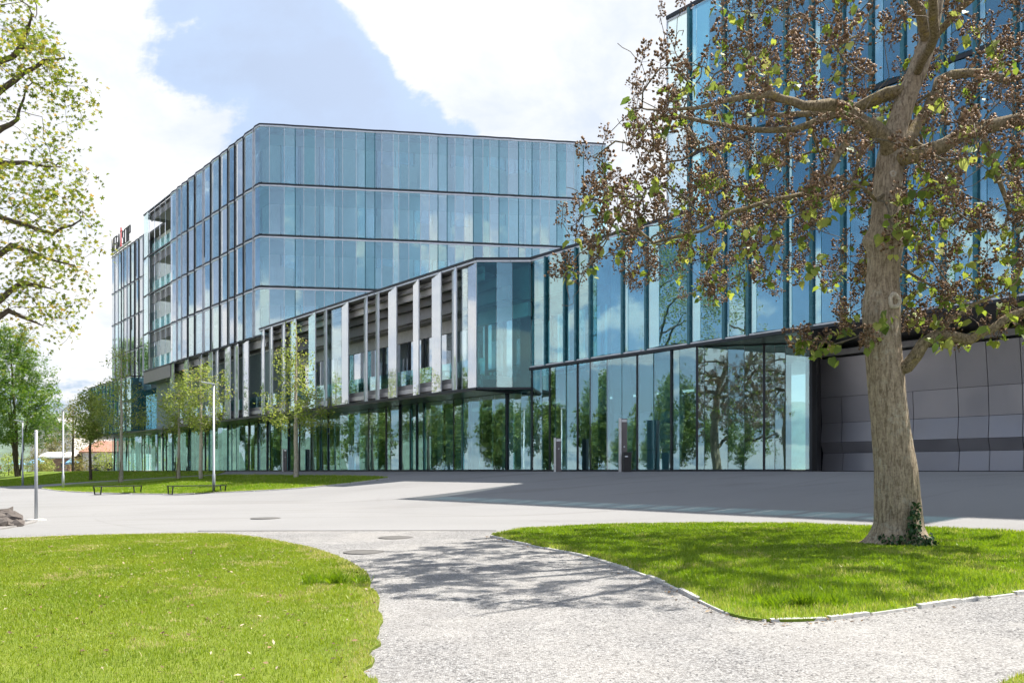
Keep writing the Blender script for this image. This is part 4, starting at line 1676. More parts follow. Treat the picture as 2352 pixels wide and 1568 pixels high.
def trunk_surface(z, a, off=0.0):
    x = np.interp(z, zq, ring_x); y = np.interp(z, zq, ring_y); q = np.interp(z, zq, ring_r)
    return Vector((x + math.cos(a) * (q + off), y + math.sin(a) * (q + off), z))


# healed pruning scars
for u, v, rad in ((2040, 697, 17), (2048, 402, 7)):
    z = EYE + (1082 - v) * MPP
    c0 = np.interp(z, zq, ring_x)
    q = np.interp(z, zq, ring_r)
    xx = (u - 1176) / F * YT
    a = -math.acos(max(-.99, min(.99, (xx - c0) / q)))
    p = trunk_surface(z, a, q * .08)
    nrm_ = Vector((math.cos(a), math.sin(a), .05)).normalized()
    tx = nrm_.cross(Vector((0, 0, 1))).normalized()
    ty = tx.cross(nrm_)
    R1, r1 = rad * MPP * .78, rad * MPP * .30
    m_ = MB()
    NA, NB = 24, 8
    vs_, fs_ = [], []
    for i in range(NA):
        th = 2 * math.pi * i / NA
        wv = 1 + .09 * math.sin(3 * th + u) + .06 * math.sin(5 * th)
        dirr = tx * math.cos(th) + ty * math.sin(th) * 1.06
        for j in range(NB):
            al = 2 * math.pi * j / NB
            vs_.append(p + dirr * (R1 * wv + r1 * math.cos(al)) + nrm_ * (r1 * .9 * math.sin(al) - .01))
    for i in range(NA):
        for j in range(NB):
            fs_.append((i * NB + j, ((i + 1) % NA) * NB + j, ((i + 1) % NA) * NB + (j + 1) % NB, i * NB + (j + 1) % NB))
    m_.add(vs_, fs_)
    ob = m_.build('branch_scar', M['scar'], tree, smooth=True)
    m_ = MB()
    cvs = [p + nrm_ * .004] + [p + (tx * math.cos(2 * math.pi * i / 16) + ty * math.sin(2 * math.pi * i / 16)) * R1 * .9 - nrm_ * .012 for i in range(16)]
    m_.add(cvs, [(0, 1 + i, 1 + (i + 1) % 16) for i in range(16)])
    m_.build('scar_core', M['bark_limb'], ob)

sk = Skeleton(rt)
tp = [(cx[i], cr[i]) for i in range(len(cx)) if trunk_px[i][1] < 1240]
sk.limb([p for p, q in tp], [q * .8 for p, q in tp], seg=.5)
n_trunk = len(sk.p)


def L3(lst):
    return [PX(u, v, YT + dy)[:] if dy == 0 else (lambda P_: P_)(np.array([(u - 1176) / F * YT, YT + dy, EYE + (1082 - v) * MPP])) for u, v, dy in lst]


def near_trunk(u, v):
    q = np.array(PX(u, v, YT)[:])
    return int(np.argmin(np.linalg.norm(np.array(sk.p[:n_trunk])[:, [0, 2]] - q[[0, 2]], axis=1)))


limbs = [
    ([(2032, 326, -.1), (1989, 312, -.3), (1955, 307, -.4), (1927, 293, -.5), (1893, 283, -.6), (1869, 284, -.7), (1800, 300, -.9), (1720, 288, -1.1), (1640, 305, -1.2), (1560, 330, -1.3), (1480, 340, -1.4)], [.13, .125, .12, .115, .105, .09, .07, .055, .04, .028, .018], (2050, 340)),
    ([(1925, 345, -.5), (1893, 384, -.6), (1869, 432, -.6), (1835, 475, -.6), (1750, 490, -.7), (1650, 522, -.8), (1590, 562, -.8), (1480, 590, -.8)], [.06, .055, .05, .045, .035, .03, .022, .012], None),
    ([(2050, 200, .2), (1989, 221, .5), (1941, 221, .8), (1870, 240, 1.0), (1790, 228, 1.2), (1700, 208, 1.3), (1610, 190, 1.3)], [.09, .08, .07, .06, .05, .04, .02], (2098, 205)),
    ([(2100, 40, -.2), (2050, 18, -.5), (1950, 8, -.9), (1850, 20, -1.2), (1750, 0, -1.4), (1640, -10, -1.5)], [.08, .07, .06, .05, .04, .02], (2148, 85)),
    ([(2080, 370, -.2), (2110, 365, -.35), (2160, 345, -.5), (2230, 325, -.6), (2300, 312, -.7), (2352, 320, -.8), (2450, 332, -.9), (2600, 300, -1.0)], [.125, .12, .112, .108, .10, .09, .075, .04], (2058, 372)),
    ([(2085, 325, .1), (2108, 298, .2), (2140, 250, .3), (2160, 212, .3), (2185, 160, .4), (2215, 145, .4), (2280, 140, .4), (2352, 152, .5), (2480, 120, .5)], [.11, .10, .095, .09, .085, .08, .07, .06, .03], (2060, 345)),
    ([(2110, 300, .3), (2150, 330, .3), (2180, 350, .3)], [.06, .05, .03], None),
    ([(2070, 845, -.2), (2084, 822, -.28), (2098, 796, -.32), (2125, 778, -.36), (2160, 782, -.4), (2196, 790, -.42)], [.11, .105, .10, .095, .09, .085], (2034, 857)),
    ([(2215, 775, -.5), (2240, 766, -.5), (2285, 735, -.6), (2330, 722, -.6), (2400, 716, -.7), (2520, 690, -.8)], [.075, .07, .06, .05, .04, .02], None),
    ([(2120, 790, -.3), (2150, 740, -.5), (2190, 715, -.6), (2250, 690, -.7)], [.045, .035, .028, .015], None),
    ([(1998, 772, -.1), (1960, 777, -.2), (1900, 797, -.3), (1835, 786, -.3)], [.02, .016, .012, .007], (2028, 767)),
    ([(2212, 352, -.6), (2236, 420, -.6), (2254, 470, -.6), (2266, 508, -.6), (2330, 522, -.7), (2400, 560, -.7)], [.045, .04, .035, .03, .022, .01], None),
    ([(2085, 632, -.1), (2120, 660, -.2), (2160, 700, -.3), (2200, 690, -.3)], [.025, .02, .014, .008], (2036, 600)),
    ([(2000, 470, -.2), (1960, 452, -.4), (1900, 440, -.6), (1850, 470, -.7)], [.03, .025, .018, .01], (2048, 432)),
    ([(2020, 180, 1.2), (1930, 110, 2.5), (1830, 50, 3.4)], [.07, .05, .02], (2104, 192)),
    ([(2060, 170, -1.2), (1960, 120, -2.4), (1840, 80, -3.2), (1740, 110, -3.7)], [.07, .055, .035, .015], (2121, 155)),
    ([(2180, 60, 1.2), (2260, 20, 2.4), (2340, -40, 3.2)], [.06, .04, .02], (2150, 80)),
    ([(2190, 40, -1.2), (2290, 0, -2.2), (2400, -30, -3.0)], [.06, .04, .02], (2150, 80)),
    ([(2100, -120, -.8), (1990, -160, -1.6), (1880, -180, -2.2)], [.05, .035, .015], (2188, -90)),
    ([(2120, -150, .9), (2020, -230, 1.7), (1900, -260, 2.4)], [.05, .035, .015], (2196, -180)),
    ([(2270, -150, .3), (2380, -200, .6), (2480, -210, .8)], [.05, .035, .015], (2196, -180)),
]
for pts, rad, st in limbs:
    sk.limb(L3(pts), rad, near_trunk(*st) if st else None, seg=.3, jit=.012)
n_limb = len(sk.p)
tips = []
Xt = tb.x
while len(tips) < 860:
    a = rt.uniform(0, 2 * np.pi)
    q = (5.75 if math.cos(a) < -.3 else 5.2) * math.sqrt(rt.uniform(0.02, 1))
    x, y = q * math.cos(a), q * math.sin(a) * .8
    zhi = 9.9 - .155 * q * q + rt.normal(0, .25)
    zlo = 3.5 + .25 * math.sin(a * 3 + 1) + max(0, 2.6 - q) * .7
    if x > .4:
        zlo -= .5
    z = rt.uniform(zlo, zhi)
    u = 1176 + (Xt + x) / (YT + y) * F
    if u > 2640 or (x > 1.5 and rt.random() < .35):
        continue
    vv_ = 1082 - z / (YT + y) * F
    tu = np.interp(vv_, [-400, 0, 120, 192, 288, 360, 432, 560, 900], [2195, 2168, 2135, 2104, 2071, 2057, 2048, 2040, 2034])
    if y < .6 and abs(u - tu) < 62 and vv_ > 60 and rt.random() < .9:
        continue
    dens = vnoise(np.array([x]), np.array([z + y * .5]), .9, 77)[0]
    if rt.random() > (1.25 * dens) ** 1.8 + .08:
        continue
    tips.append((Xt + x, YT + y, EYE + z))
for _ in range(150):           # inner crown behind the fork
    tips.append((Xt + rt.uniform(-2.2, 2.4), YT + rt.uniform(.7, 3.4), EYE + rt.uniform(4.0, 7.6)))
ids = sk.tips(tips, .28, .045, .06, skip=n_trunk - 8)
extra = [(rt.uniform(2085, 2420), rt.uniform(630, 800), rt.uniform(-1.0, .3)) for _ in range(62)]
extra += [(rt.uniform(1815, 1975), rt.uniform(742, 815), rt.uniform(-.7, .2)) for _ in range(16)]
extra += [(rt.uniform(2075, 2380), rt.uniform(400, 640), rt.uniform(-1.1, .4)) for _ in range(34)]
extra += [(rt.uniform(1990, 2075), rt.uniform(470, 600), rt.uniform(-.9, -.4)) for _ in range(10)]
extra += [(rt.uniform(1560, 1900), rt.uniform(480, 640), rt.uniform(-1.4, .6)) for _ in range(26)]
ids2 = sk.tips(L3(extra), .25, .04, .03, skip=n_trunk)
base_t = np.array(tips)
bare = base_t[rt.integers(0, len(base_t), 330)] + rt.normal(0, .22, (330, 3))
sk.tips(bare, .2, .05, .0, skip=n_trunk)           # bare dead twigs
sk.mesh('limbs', M['bark_limb'], tree, r0=.0065, pw=2.5, mat2=M['bark_thin'], name2='twigs', skip_below=n_trunk)

ALLT = np.array([sk.p[i] for i in ids + ids2])
n_main = len(ids)
# seed panicles: four variants of a stalk with dry capsules
CAPS = (np.array([(0, 0, 0), (.5, .42, 0), (.5, -.21, .36), (.5, -.21, -.36), (1, 0, 0)]), np.array([(0, 2, 1), (0, 3, 2), (0, 1, 3), (4, 1, 2), (4, 2, 3), (4, 3, 1)]))


def panicle(seed):
    rp = np.random.default_rng(seed)
    n = 44
    h = rp.uniform(-.05, .30, n)
    a = rp.uniform(0, 6.28, n)
    q = .035 + .085 * (1 - h / .34) * rp.uniform(.5, 1.2, n)
    cen = np.stack([np.cos(a) * q, np.sin(a) * q, h], 1)
    size = rp.uniform(.042, .064, n)
    tv, tf = CAPS
    m = rot_np(a + rp.normal(0, .5, n), rp.uniform(-1.2, .3, n), rp.uniform(0, 6, n))
    v = np.einsum('nij,kj->nki', m, tv) * size[:, None, None] + cen[:, None, :]
    f = ((np.arange(n) * len(tv))[:, None, None] + tf[None]).reshape(-1, 3)
    var = np.repeat(rp.random(n), len(tv))
    stalk = []
    b = MB()
    b.tube([(0, 0, -.10), (rp.normal(0, .01), rp.normal(0, .01), .12), (0, 0, .27)], [.006, .005, .003], 3, False)
    for i in range(0, n, 2):
        b.tube([(0, 0, max(h[i] - .03, -.08)), tuple(cen[i])], [.003, .002], 3, False)
    sv = np.array(b.v); sf_ = []
    for fc in b.f:
        sf_ += [(fc[0], fc[1], fc[2]), (fc[0], fc[2], fc[3])]
    v = np.concatenate([v.reshape(-1, 3), sv])
    f = np.concatenate([f, np.array(sf_) + n * len(tv)])
    return v, f, np.concatenate([var, np.full(len(sv), .5)])


pan = [panicle(100 + i) for i in range(4)]
dcam = np.linalg.norm(ALLT - np.array([0, 0, EYE]), axis=1)
has_seed = rt.random(len(ALLT)) < np.where(np.arange(len(ALLT)) < n_main, .86, .55)
inframe = (np.abs(ALLT[:, 0] / ALLT[:, 1]) < .66) & ((ALLT[:, 2] - EYE) / ALLT[:, 1] < .60)
order = [i for i in np.argsort(dcam + np.where(inframe, 0, 50)) if has_seed[i]]
pan_me = []
for v, f, va in pan:
    o = mesh_np('seed_cluster', v, f, M['capsule'], attr=va)
    pan_me.append(o.data)
    bpy.data.objects.remove(o)
jv, jf, ja, nb = [], [], [], 0
for c, i in enumerate(order):
    e = (rt.normal(0, .35), rt.normal(0, .35), rt.uniform(0, 6.28))
    s_ = rt.uniform(.75, 1.25)
    mtx = Matrix.LocRotScale(Vector(ALLT[i]), Matrix.Rotation(e[2], 3, 'Z') @ Matrix.Rotation(e[0], 3, 'X') @ Matrix.Rotation(e[1], 3, 'Y'), Vector((s_, s_, s_)))
    if c < 300:
        o = bpy.data.objects.new('seed_cluster', pan_me[c % 4])
        col.objects.link(o)
        o.parent = tree
        o.matrix_parent_inverse = parent_inv(tree)
        o.matrix_basis = mtx
    else:
        v, f, va = pan[c % 4]
        mm = np.array(mtx)
        jv.append(v @ mm[:3, :3].T + mm[:3, 3]); jf.append(f + nb); ja.append(va)
        nb += len(v)
if jv:
    o = mesh_np('seed_clusters', np.concatenate(jv), np.concatenate(jf), M['capsule'], tree, np.concatenate(ja))
    o['kind'] = 'stuff'
# heart-shaped leaves in small drooping tufts
lc = []
for i in range(len(ALLT)):
    k = 0
    if i >= n_main:
        k = rt.integers(2, 6)
    elif rt.random() < .34:
        k = rt.integers(3, 7)
    for _ in range(int(k)):
        lc.append(ALLT[i] + rt.normal(0, .065, 3) + np.array([0, 0, -.03]))
for u, v in ((2050, 520), (2060, 540), (2085, 560), (2035, 530), (2100, 545), (2010, 735), (2000, 750), (2120, 790), (2140, 800), (2105, 770)):
    for _ in range(5):
        lc.append(np.array([(u + rt.normal(0, 14) - 1176) / F * YT, YT - .45 + rt.normal(0, .08), EYE + (1082 - v - rt.normal(0, 14)) * MPP]))
lc = np.array(lc)
nl = len(lc)
lsz = rt.uniform(.09, .17, nl)
yaw, pit, rol = rt.uniform(0, 6.28, nl), rt.uniform(.1, 1.3, nl), rt.normal(0, .5, nl)
inf = (np.abs(lc[:, 0] / lc[:, 1]) < .645) & ((lc[:, 2] - EYE) / lc[:, 1] < .59)
score = lsz / np.linalg.norm(lc, axis=1) * np.where(inf, 1, .01)
big = np.argsort(-score)[:300]
rest = np.setdiff1d(np.arange(nl), big)
lo_ = mesh_np('leaf', HEART[0], HEART[1], M['paul_leaf_o'])
leaf_me = lo_.data
bpy.data.objects.remove(lo_)
RM = rot_np(yaw, pit, rol)
for i in big:
    o = bpy.data.objects.new('leaf', leaf_me)
    col.objects.link(o)
    o.parent = tree
    o.matrix_parent_inverse = parent_inv(tree)
    o.matrix_basis = Matrix.Translation(Vector(lc[i])) @ Matrix(RM[i].tolist()).to_4x4() @ Matrix.Scale(lsz[i], 4)
o = scatter('foliage', HEART, lc[rest], lsz[rest], yaw[rest], pit[rest], rol[rest], rt.random(len(rest)), M['paul_leaf'], tree)
o['kind'] = 'stuff'
# ivy round the foot of the trunk
iv = []
while len(iv) < 420:
    u, v = rt.uniform(2030, 2150), rt.uniform(1150, 1262)
    inb = v > 1222 or abs(u - 2092 + (v - 1190) * .12) < 12 * (1 if v < 1200 else 1.4)
    if not inb:
        continue
    z = EYE + (1082 - v) * MPP
    c0, q = np.interp(z, zq, ring_x), np.interp(z, zq, ring_r)
    fl = 1 + .35 * math.exp(-max(z - tb.z, 0) / .13)
    xx = (u - 1176) / F * (YT - q * .8)
    cz = max(-.97, min(.97, (xx - c0) / (q * fl)))
    iv.append(tuple(trunk_surface(z, -math.acos(cz), q * (fl - 1) + .03 + rt.uniform(0, .05))))
iv = np.array(iv)
n = len(iv)
tag(scatter('ivy', HEART, iv, rt.uniform(.035, .075, n), rt.uniform(0, 6.28, n), rt.uniform(.2, 1.4, n), rt.normal(0, .6, n), rt.random(n) ** 2, M['ivy']),
    'small patch of ivy climbing the foot of the large tree', 'ivy', kind='stuff')

# ---- plane tree reaching in from the left edge
rp_ = np.random.default_rng(8)
YP = 25.0
mp = YP / F
pb = Vector((-20.2, YP, gz(-20.2, YP)))
ptree = empty('plane_tree', pb, label='plane tree with yellow-green lobed leaves reaching in from the left edge', cat='tree')
sp = Skeleton(rp_)
sp.limb([(pb.x, pb.y, pb.z - .1), (pb.x + .1, YP, pb.z + 3), (pb.x + .3, YP, pb.z + 8), (pb.x + .4, YP, pb.z + 13), (pb.x + .3, YP, pb.z + 18)], [.38, .32, .26, .16, .04], seg=.6)
for h, lst in ((3.8, [(40, 720), (90, 745)]), (5.0, [(30, 640), (110, 660)]), (6.2, [(20, 560), (100, 590), (150, 600)]), (7.2, [(0, 500), (90, 520), (180, 500)]), (8.6, [(0, 370), (80, 385), (150, 390)]),
               (10.0, [(0, 290), (40, 275), (75, 215)]), (11.2, [(10, 165), (90, 130), (150, 135)]), (12.6, [(0, 60), (60, 20)])):
    base = (pb.x + .3, YP, pb.z + h - 1.0)
    pts = [np.array([(u - 1176) * mp, YP + rp_.normal(0, .5), EYE + (1082 - v) * mp]) for u, v in lst]
    j = int(np.argmin(np.linalg.norm(np.array(sp.p[:25]) - np.array(base), axis=1)))
    sp.limb(pts, list(np.linspace(.09, .02, len(pts))), j, .5, .03)
tips = []
prof_v = [-320, -100, 0, 80, 120, 180, 230, 262, 290, 330, 400, 440, 470, 520, 560, 610, 670, 700, 740, 775]
prof_u = [-40, 30, 70, 78, 150, 188, 130, 105, 150, 148, 192, 150, 190, 214, 150, 160, 158, 120, 128, 145]
while len(tips) < 560:
    v = rp_.uniform(-320, 775)
    um = np.interp(v, prof_v, prof_u)
    u = um - abs(rp_.normal(0, 110)) - 4
    if u < -330:
        continue
    if vnoise(np.array([u * .02]), np.array([v * .02]), 1.0, 91)[0] < .36 and rp_.random() < .85:
        continue
    tips.append(((u - 1176) * mp, YP + rp_.uniform(-3.2, 3.2) * (.4 + .6 * min(1, (um - u) / 80)), EYE + (1082 - v) * mp))
for h in (4.5, 6.5, 8.5, 10.5, 12.5):          # limbs on the far side of the trunk
    for a in (2.0, 3.2, 4.3):
        a += h * .7
        q0 = np.array([pb.x + .2, YP, pb.z + h])
        d_ = np.array([-abs(math.cos(a)) * .9, math.sin(a), .35])
        j = int(np.argmin(np.linalg.norm(np.array(sp.p[:25]) - q0, axis=1)))
        sp.limb([q0 + d_ * 1.6, q0 + d_ * 3.4 + np.array([0, 0, .3]), q0 + d_ * 5.0], [.08, .05, .02], j, .5, .04)
k_ = len(tips)
while len(tips) < k_ + 420:
    a = rp_.uniform(0, 6.28)
    zf_ = rp_.uniform(0, 1)
    rr_ = 6.2 * math.sqrt(rp_.random()) * (1 - .75 * abs(zf_ - .35) ** 1.3)
    x_, y_ = pb.x + rr_ * math.cos(a), YP + rr_ * math.sin(a)
    if x_ / y_ > -.66:
        continue
    tips.append((x_, y_, pb.z + 4.5 + 14 * zf_))
idp = sp.tips(tips, .35, .05, .05, skip=12)
sp.mesh('limbs', M['bark_dark'], ptree, r0=.006, pw=2.5)
tc_ = np.array([sp.p[i] for i in idp])
cen = np.repeat(tc_, 13, axis=0) + rp_.normal(0, .24, (len(tc_) * 13, 3))
n = len(cen)
scatter('crown', PALM, cen, rp_.uniform(.13, .22, n), rp_.uniform(0, 6.28, n), rp_.uniform(-.5, 1.3, n), rp_.normal(0, .6, n), rp_.random(n), M['plane_leaf'], ptree)


# ---- smaller trees
def leafy_tree(name, base, height, crown_lo, prof, ntips, per, lsize, lmat, bmat, trunk_r, label, cat='tree', seed=1, spread=.16, tmpl=LEAF, lean=0.0,
               group=None, stakes=0, r0=.006, stems=1, holes=.3):
    """prof: list of (fraction of crown height, radius)"""
    q = np.random.default_rng(seed)
    root = empty(name, base, label=label, cat=cat, group=group)
    s_ = Skeleton(q)
    bx, by, bz = base
    top = np.array([bx + lean, by, bz + height])
    s_.limb([(bx, by, bz - .08), (bx + lean * .2 + q.normal(0, .03), by, bz + height * .3), (bx + lean * .6, by, bz + height * .65), tuple(top)], [trunk_r, trunk_r * .8, trunk_r * .5, .012], seg=.35, jit=trunk_r * .12)
    for k in range(stems - 1):
        a = q.uniform(0, 6.28)
        s_.limb([(bx + math.cos(a) * .25, by + math.sin(a) * .25, bz - .05), (bx + math.cos(a) * .9, by + math.sin(a) * .9, bz + height * .25), (bx + math.cos(a) * 1.6, by + math.sin(a) * 1.6, bz + height * .5)],
                [trunk_r * .6, trunk_r * .5, trunk_r * .3], 0, .4, .03)
    nb_ = len(s_.p)
    fr = [p[0] for p in prof]
    rd = [p[1] for p in prof]
    tips = []
    while len(tips) < ntips:
        f = q.random()
        mx = np.interp(f, fr, rd)
        if q.random() > (mx / max(rd)) ** 1.3 + .05:
            continue
        a = q.uniform(0, 6.28)
        rr = mx * math.sqrt(q.uniform(.04, 1)) * (1 + .22 * math.sin(3 * a + 9 * f + seed) + .15 * math.sin(5 * a - 14 * f))
        x, y = rr * math.cos(a), rr * math.sin(a)
        z = crown_lo + (height - crown_lo) * f
        if vnoise(np.array([x + 50]), np.array([z + y]), 1.6 / max(rd) * 1.2, seed + 5)[0] < holes and q.random() < .85:
            continue
        tips.append((bx + lean * f + x, by + y, bz + z))
    idd = s_.tips(tips, .35, .05, -.04, skip=max(0, int(nb_ * .25 if stems == 1 else 3)))
    s_.mesh('trunk', bmat, root, r0=r0, pw=2.3)
    c = np.array([s_.p[i] for i in idd])
    cen = np.repeat(c, per, axis=0) + q.normal(0, spread, (len(c) * per, 3))
    n = len(cen)
    scatter('crown', tmpl, cen, lsize * q.uniform(.7, 1.3, n), q.uniform(0, 6.28, n), q.normal(.3, .6, n), q.normal(0, .7, n), np.clip(np.repeat(q.random(len(c)), per) * .5 + q.random(n) * .6 - .05, 0, 1), lmat, root)
    for k in range(stakes):
        a = 2.2 + k * 2.4
        m_ = MB()
        p = Vector((bx + math.cos(a) * .42, by + math.sin(a) * .42, bz - .05))
        m_.tube([p, p + Vector((-math.cos(a) * .28, -math.sin(a) * .28, 1.75))], [.035, .03], 7)
        m_.build('support_stake', M['wood_stake'], root)
    return root


def px_tree(u, vb, vt):
    b = G(u, vb)
    return b, (vb - vt) / F * b.y, b.y / F


b, h, m1 = px_tree(680, 1098, 738)
leafy_tree('young_tree', b, h, h * .30, [(0, .8), (.07, 80 * m1), (.28, 88 * m1), (.40, 58 * m1), (.52, 44 * m1), (.72, 44 * m1), (.9, 22 * m1), (1, .1)], 180, 19, .17, M['young_leaf'], M['bark_birch'], .16,
           'slim young tree with pale trunk before the terrace wing, rightmost of the row', seed=31, group='young trees on the oval lawn', stakes=1, spread=.2, holes=.38)
b, h, m1 = px_tree(461, 1101, 822)
leafy_tree('young_tree', b, h, h * .40, [(0, .4), (.15, 44 * m1), (.4, 66 * m1), (.7, 50 * m1), (.9, 26 * m1), (1, .1)], 190, 19, .18, M['young_leaf'], M['bark_birch'], .15,
           'bushy young tree with pale trunk left of the lamp post by the right bench', seed=32, group='young trees on the oval lawn', stakes=1, spread=.2, holes=.3)
b, h, m1 = px_tree(411, 1099, 858)
leafy_tree('young_tree', b, h, h * .42, [(0, .6), (.2, 60 * m1), (.5, 50 * m1), (.8, 32 * m1), (1, .1)], 135, 17, .18, M['young_leaf'], M['bark_birch'], .13,
           'thin young tree with stakes in front of the dark recess', seed=33, group='young trees on the oval lawn', stakes=2, spread=.2, holes=.36)
b, h, m1 = px_tree(279, 1107, 800)
leafy_tree('young_tree', b, h, h * .36, [(0, .8), (.12, 76 * m1), (.35, 72 * m1), (.6, 46 * m1), (.75, 22 * m1), (.88, 34 * m1), (1, .15)], 165, 19, .19, M['young_leaf'], M['bark_birch'], .15,
           'staked young tree behind the left bench', seed=34, group='young trees on the oval lawn', stakes=2, spread=.22, holes=.36)
b, h, m1 = px_tree(208, 1103, 893)
leafy_tree('young_tree', b, h, h * .42, [(0, .6), (.2, 34 * m1), (.5, 38 * m1), (.8, 26 * m1), (1, .2)], 210, 24, .21, M['young_leaf'], M['bark_dark'], .15,
           'small round young tree before the low glass box at the far left', seed=35, group='young trees on the oval lawn', spread=.25)
b = PX(168, 1083, 118); b.z = gz(b.x, b.y)
leafy_tree('bushy_tree', b, 158 / F * 118, 2.6, [(0, 2.0), (.2, 3.4), (.5, 3.8), (.8, 2.4), (1, .3)], 240, 15, .26, M['tan_leaf'], M['bark_dark'], .22,
           'broad yellow-green tree behind the lamp posts at the far left', seed=36, spread=.4)
b = PX(118, 1083, 150); b.z = gz(b.x, b.y)
leafy_tree('bushy_tree', b, 80 / F * 150, 1.2, [(0, 2.0), (.5, 2.8), (1, .3)], 120, 12, .3, M['tan_leaf'], M['bark_dark'], .18,
           'low yellowish tree before the white hall at the far left', seed=37, spread=.4)
b = G(40, 1094)
mm_ = b.y / F
leafy_tree('maple_tree', b, 355 * mm_, 75 * mm_, [(0, 55 * mm_), (.12, 100 * mm_), (.45, 92 * mm_), (.75, 62 * mm_), (.92, 34 * mm_), (1, .3)], 760, 22, .26, M['maple_leaf'], M['bark_dark'], .24,
           'dense dark green tree with several stems at the left edge', seed=38, spread=.36, tmpl=CLUMP, lean=-1.2, stems=4, holes=.12)
for u, vb, hh, yy, sd, lab in ((20, 1083, 3.2, 120, 41, 'clipped shrub mass under the dark tree at the left edge'), (80, 1083, 3.4, 128, 42, 'olive shrub between the two left lamp posts'),
                               (110, 1083, 2.2, 132, 43, 'low green shrub left of the third lamp post'), (182, 1083, 2.0, 126, 44, 'yellow shrub row in front of the brick hut'), (245, 1083, 3.0, 122, 45, 'shrub beside the left end of the glass ground floor')):
    b = PX(u, vb, yy); b.z = gz(b.x, b.y)
    leafy_tree('shrub', b, hh, .2, [(0, 1.6), (.5, 2.2), (1, .6)], 90, 12, .26, M['tan_leaf'] if sd in (42, 44) else M['young_leaf'], M['bark_dark'], .07, lab, 'shrub', seed=sd, spread=.35, stems=3, group='shrubs along the far edge')

# trees round the park that the glass mirrors (left of and behind the viewpoint)
proto = leafy_tree('park_tree', Vector((-52, 30, gz(-52, 30))), 13.5, 2.8, [(0, 2.2), (.2, 4.2), (.5, 4.6), (.8, 3.0), (1, .4)], 420, 16, .40, M['dark_leaf'], M['bark_dark'], .26,
                   'dense round park tree mirrored in the glass, out of the picture', seed=51, spread=.5, tmpl=CLUMP, group='park trees mirrored in the glass', holes=.15)


def copy_tree(o, parent=None):
    c = o.copy()
    col.objects.link(c)
    if parent is not None:
        c.parent = parent
        c.matrix_parent_inverse = o.matrix_parent_inverse.copy()
    for ch in list(o.children):
        copy_tree(ch, c)
    return c


q = np.random.default_rng(9)
spots = [(-60, 26), (-60, 33), (-61, 40), (-62, 50), (-63, 57), (-66, 66), (-70, 78), (-82, 96)]
spots += [(-31, -38), (-24.5, -36), (-17.5, -40), (-11, -37), (-4, -41), (-38, -42)]
for x, y in spots:
    c = copy_tree(proto)
    c.location = (x + q.normal(0, .8), y + q.normal(0, .8), gz(x, y))
    c.rotation_euler = (0, 0, q.uniform(0, 6.28))
    s_ = q.uniform(.5, .85)
    c.scale = (s_, s_, s_ * q.uniform(.95, 1.35))

# ------------------------------------------------------------------ street furniture
def lamp_post(u, vb, vt, label, arm=True):
    b = G(u, vb)
    h = (vb - vt) / F * b.y
    root = empty('street_lamp', b, label=label, cat='street lamp', group='slim grey lamp posts')
    m_ = MB()
    m_.tube([b + Vector((0, 0, -.1)), b + Vector((0, 0, 1.0)), b + Vector((0, 0, 1.02)), b + Vector((0, 0, h - .02))], [.085, .085, .065, .05], 14)
    m_.build('pole', M['galv'], root, smooth=True)
    m_ = MB()
    m_.tube([b + Vector((0, 0, -.02)), b + Vector((0, 0, .03))], [.16, .15], 14)
    m_.build('base_plate', M['galv'], root)
    m_ = MB()
    a = b + Vector((.07, 0, h - .05))
    e = b + Vector((-.62, -.12, h + .07))
    t = (e - a).normalized()
    n = Vector((-t.y, t.x, 0)).normalized()
    up = Vector((0, 0, 1))
    m_.hexa([a - n * .09 - up * .03, e - n * .13 - up * .02, e + n * .13 - up * .02, a + n * .09 - up * .03,
             a - n * .07 + up * .04, e - n * .10 + up * .02, e + n * .10 + up * .02, a + n * .07 + up * .04])
    hd = m_.build('lamp_head', M['galv'], root)
    m_ = MB()
    mid = a.lerp(e, .62)
    m_.box(mid - up * .035, (.34, .16, .02), math.atan2(t.y, t.x))
    m_.build('lens', M['white_metal'], hd)
    return root


lamp_post(491, 1130, 880, 'slim grey lamp post standing at the right bench')
lamp_post(145, 1122.5, 940, 'slim grey lamp post at the left tip of the oval lawn')
lamp_post(52, 1115, 966, 'slim grey lamp post before the dark tree at the left edge')
b = G(83, 1195)
root = empty('pole', b, label='bare thin grey pole with a concrete foot beside the rubble heap', cat='pole')
h = 205 / F * b.y
m_ = MB()
m_.tube([b + Vector((0, 0, -.1)), b + Vector((0, 0, h))], [.045, .04], 14)
m_.build('shaft', M['galv'], root, smooth=True)
m_ = MB()
m_.tube([b + Vector((0, 0, h)), b + Vector((0, 0, h + .03))], [.047, .03], 14)
m_.build('cap', M['white_metal'], root)
m_ = MB()
m_.tube([b + Vector((0, 0, -.05)), b + Vector((0, 0, .035)), b + Vector((0, 0, .05))], [.27, .26, .2], 18)
m_.build('foot', M['concrete'], root)


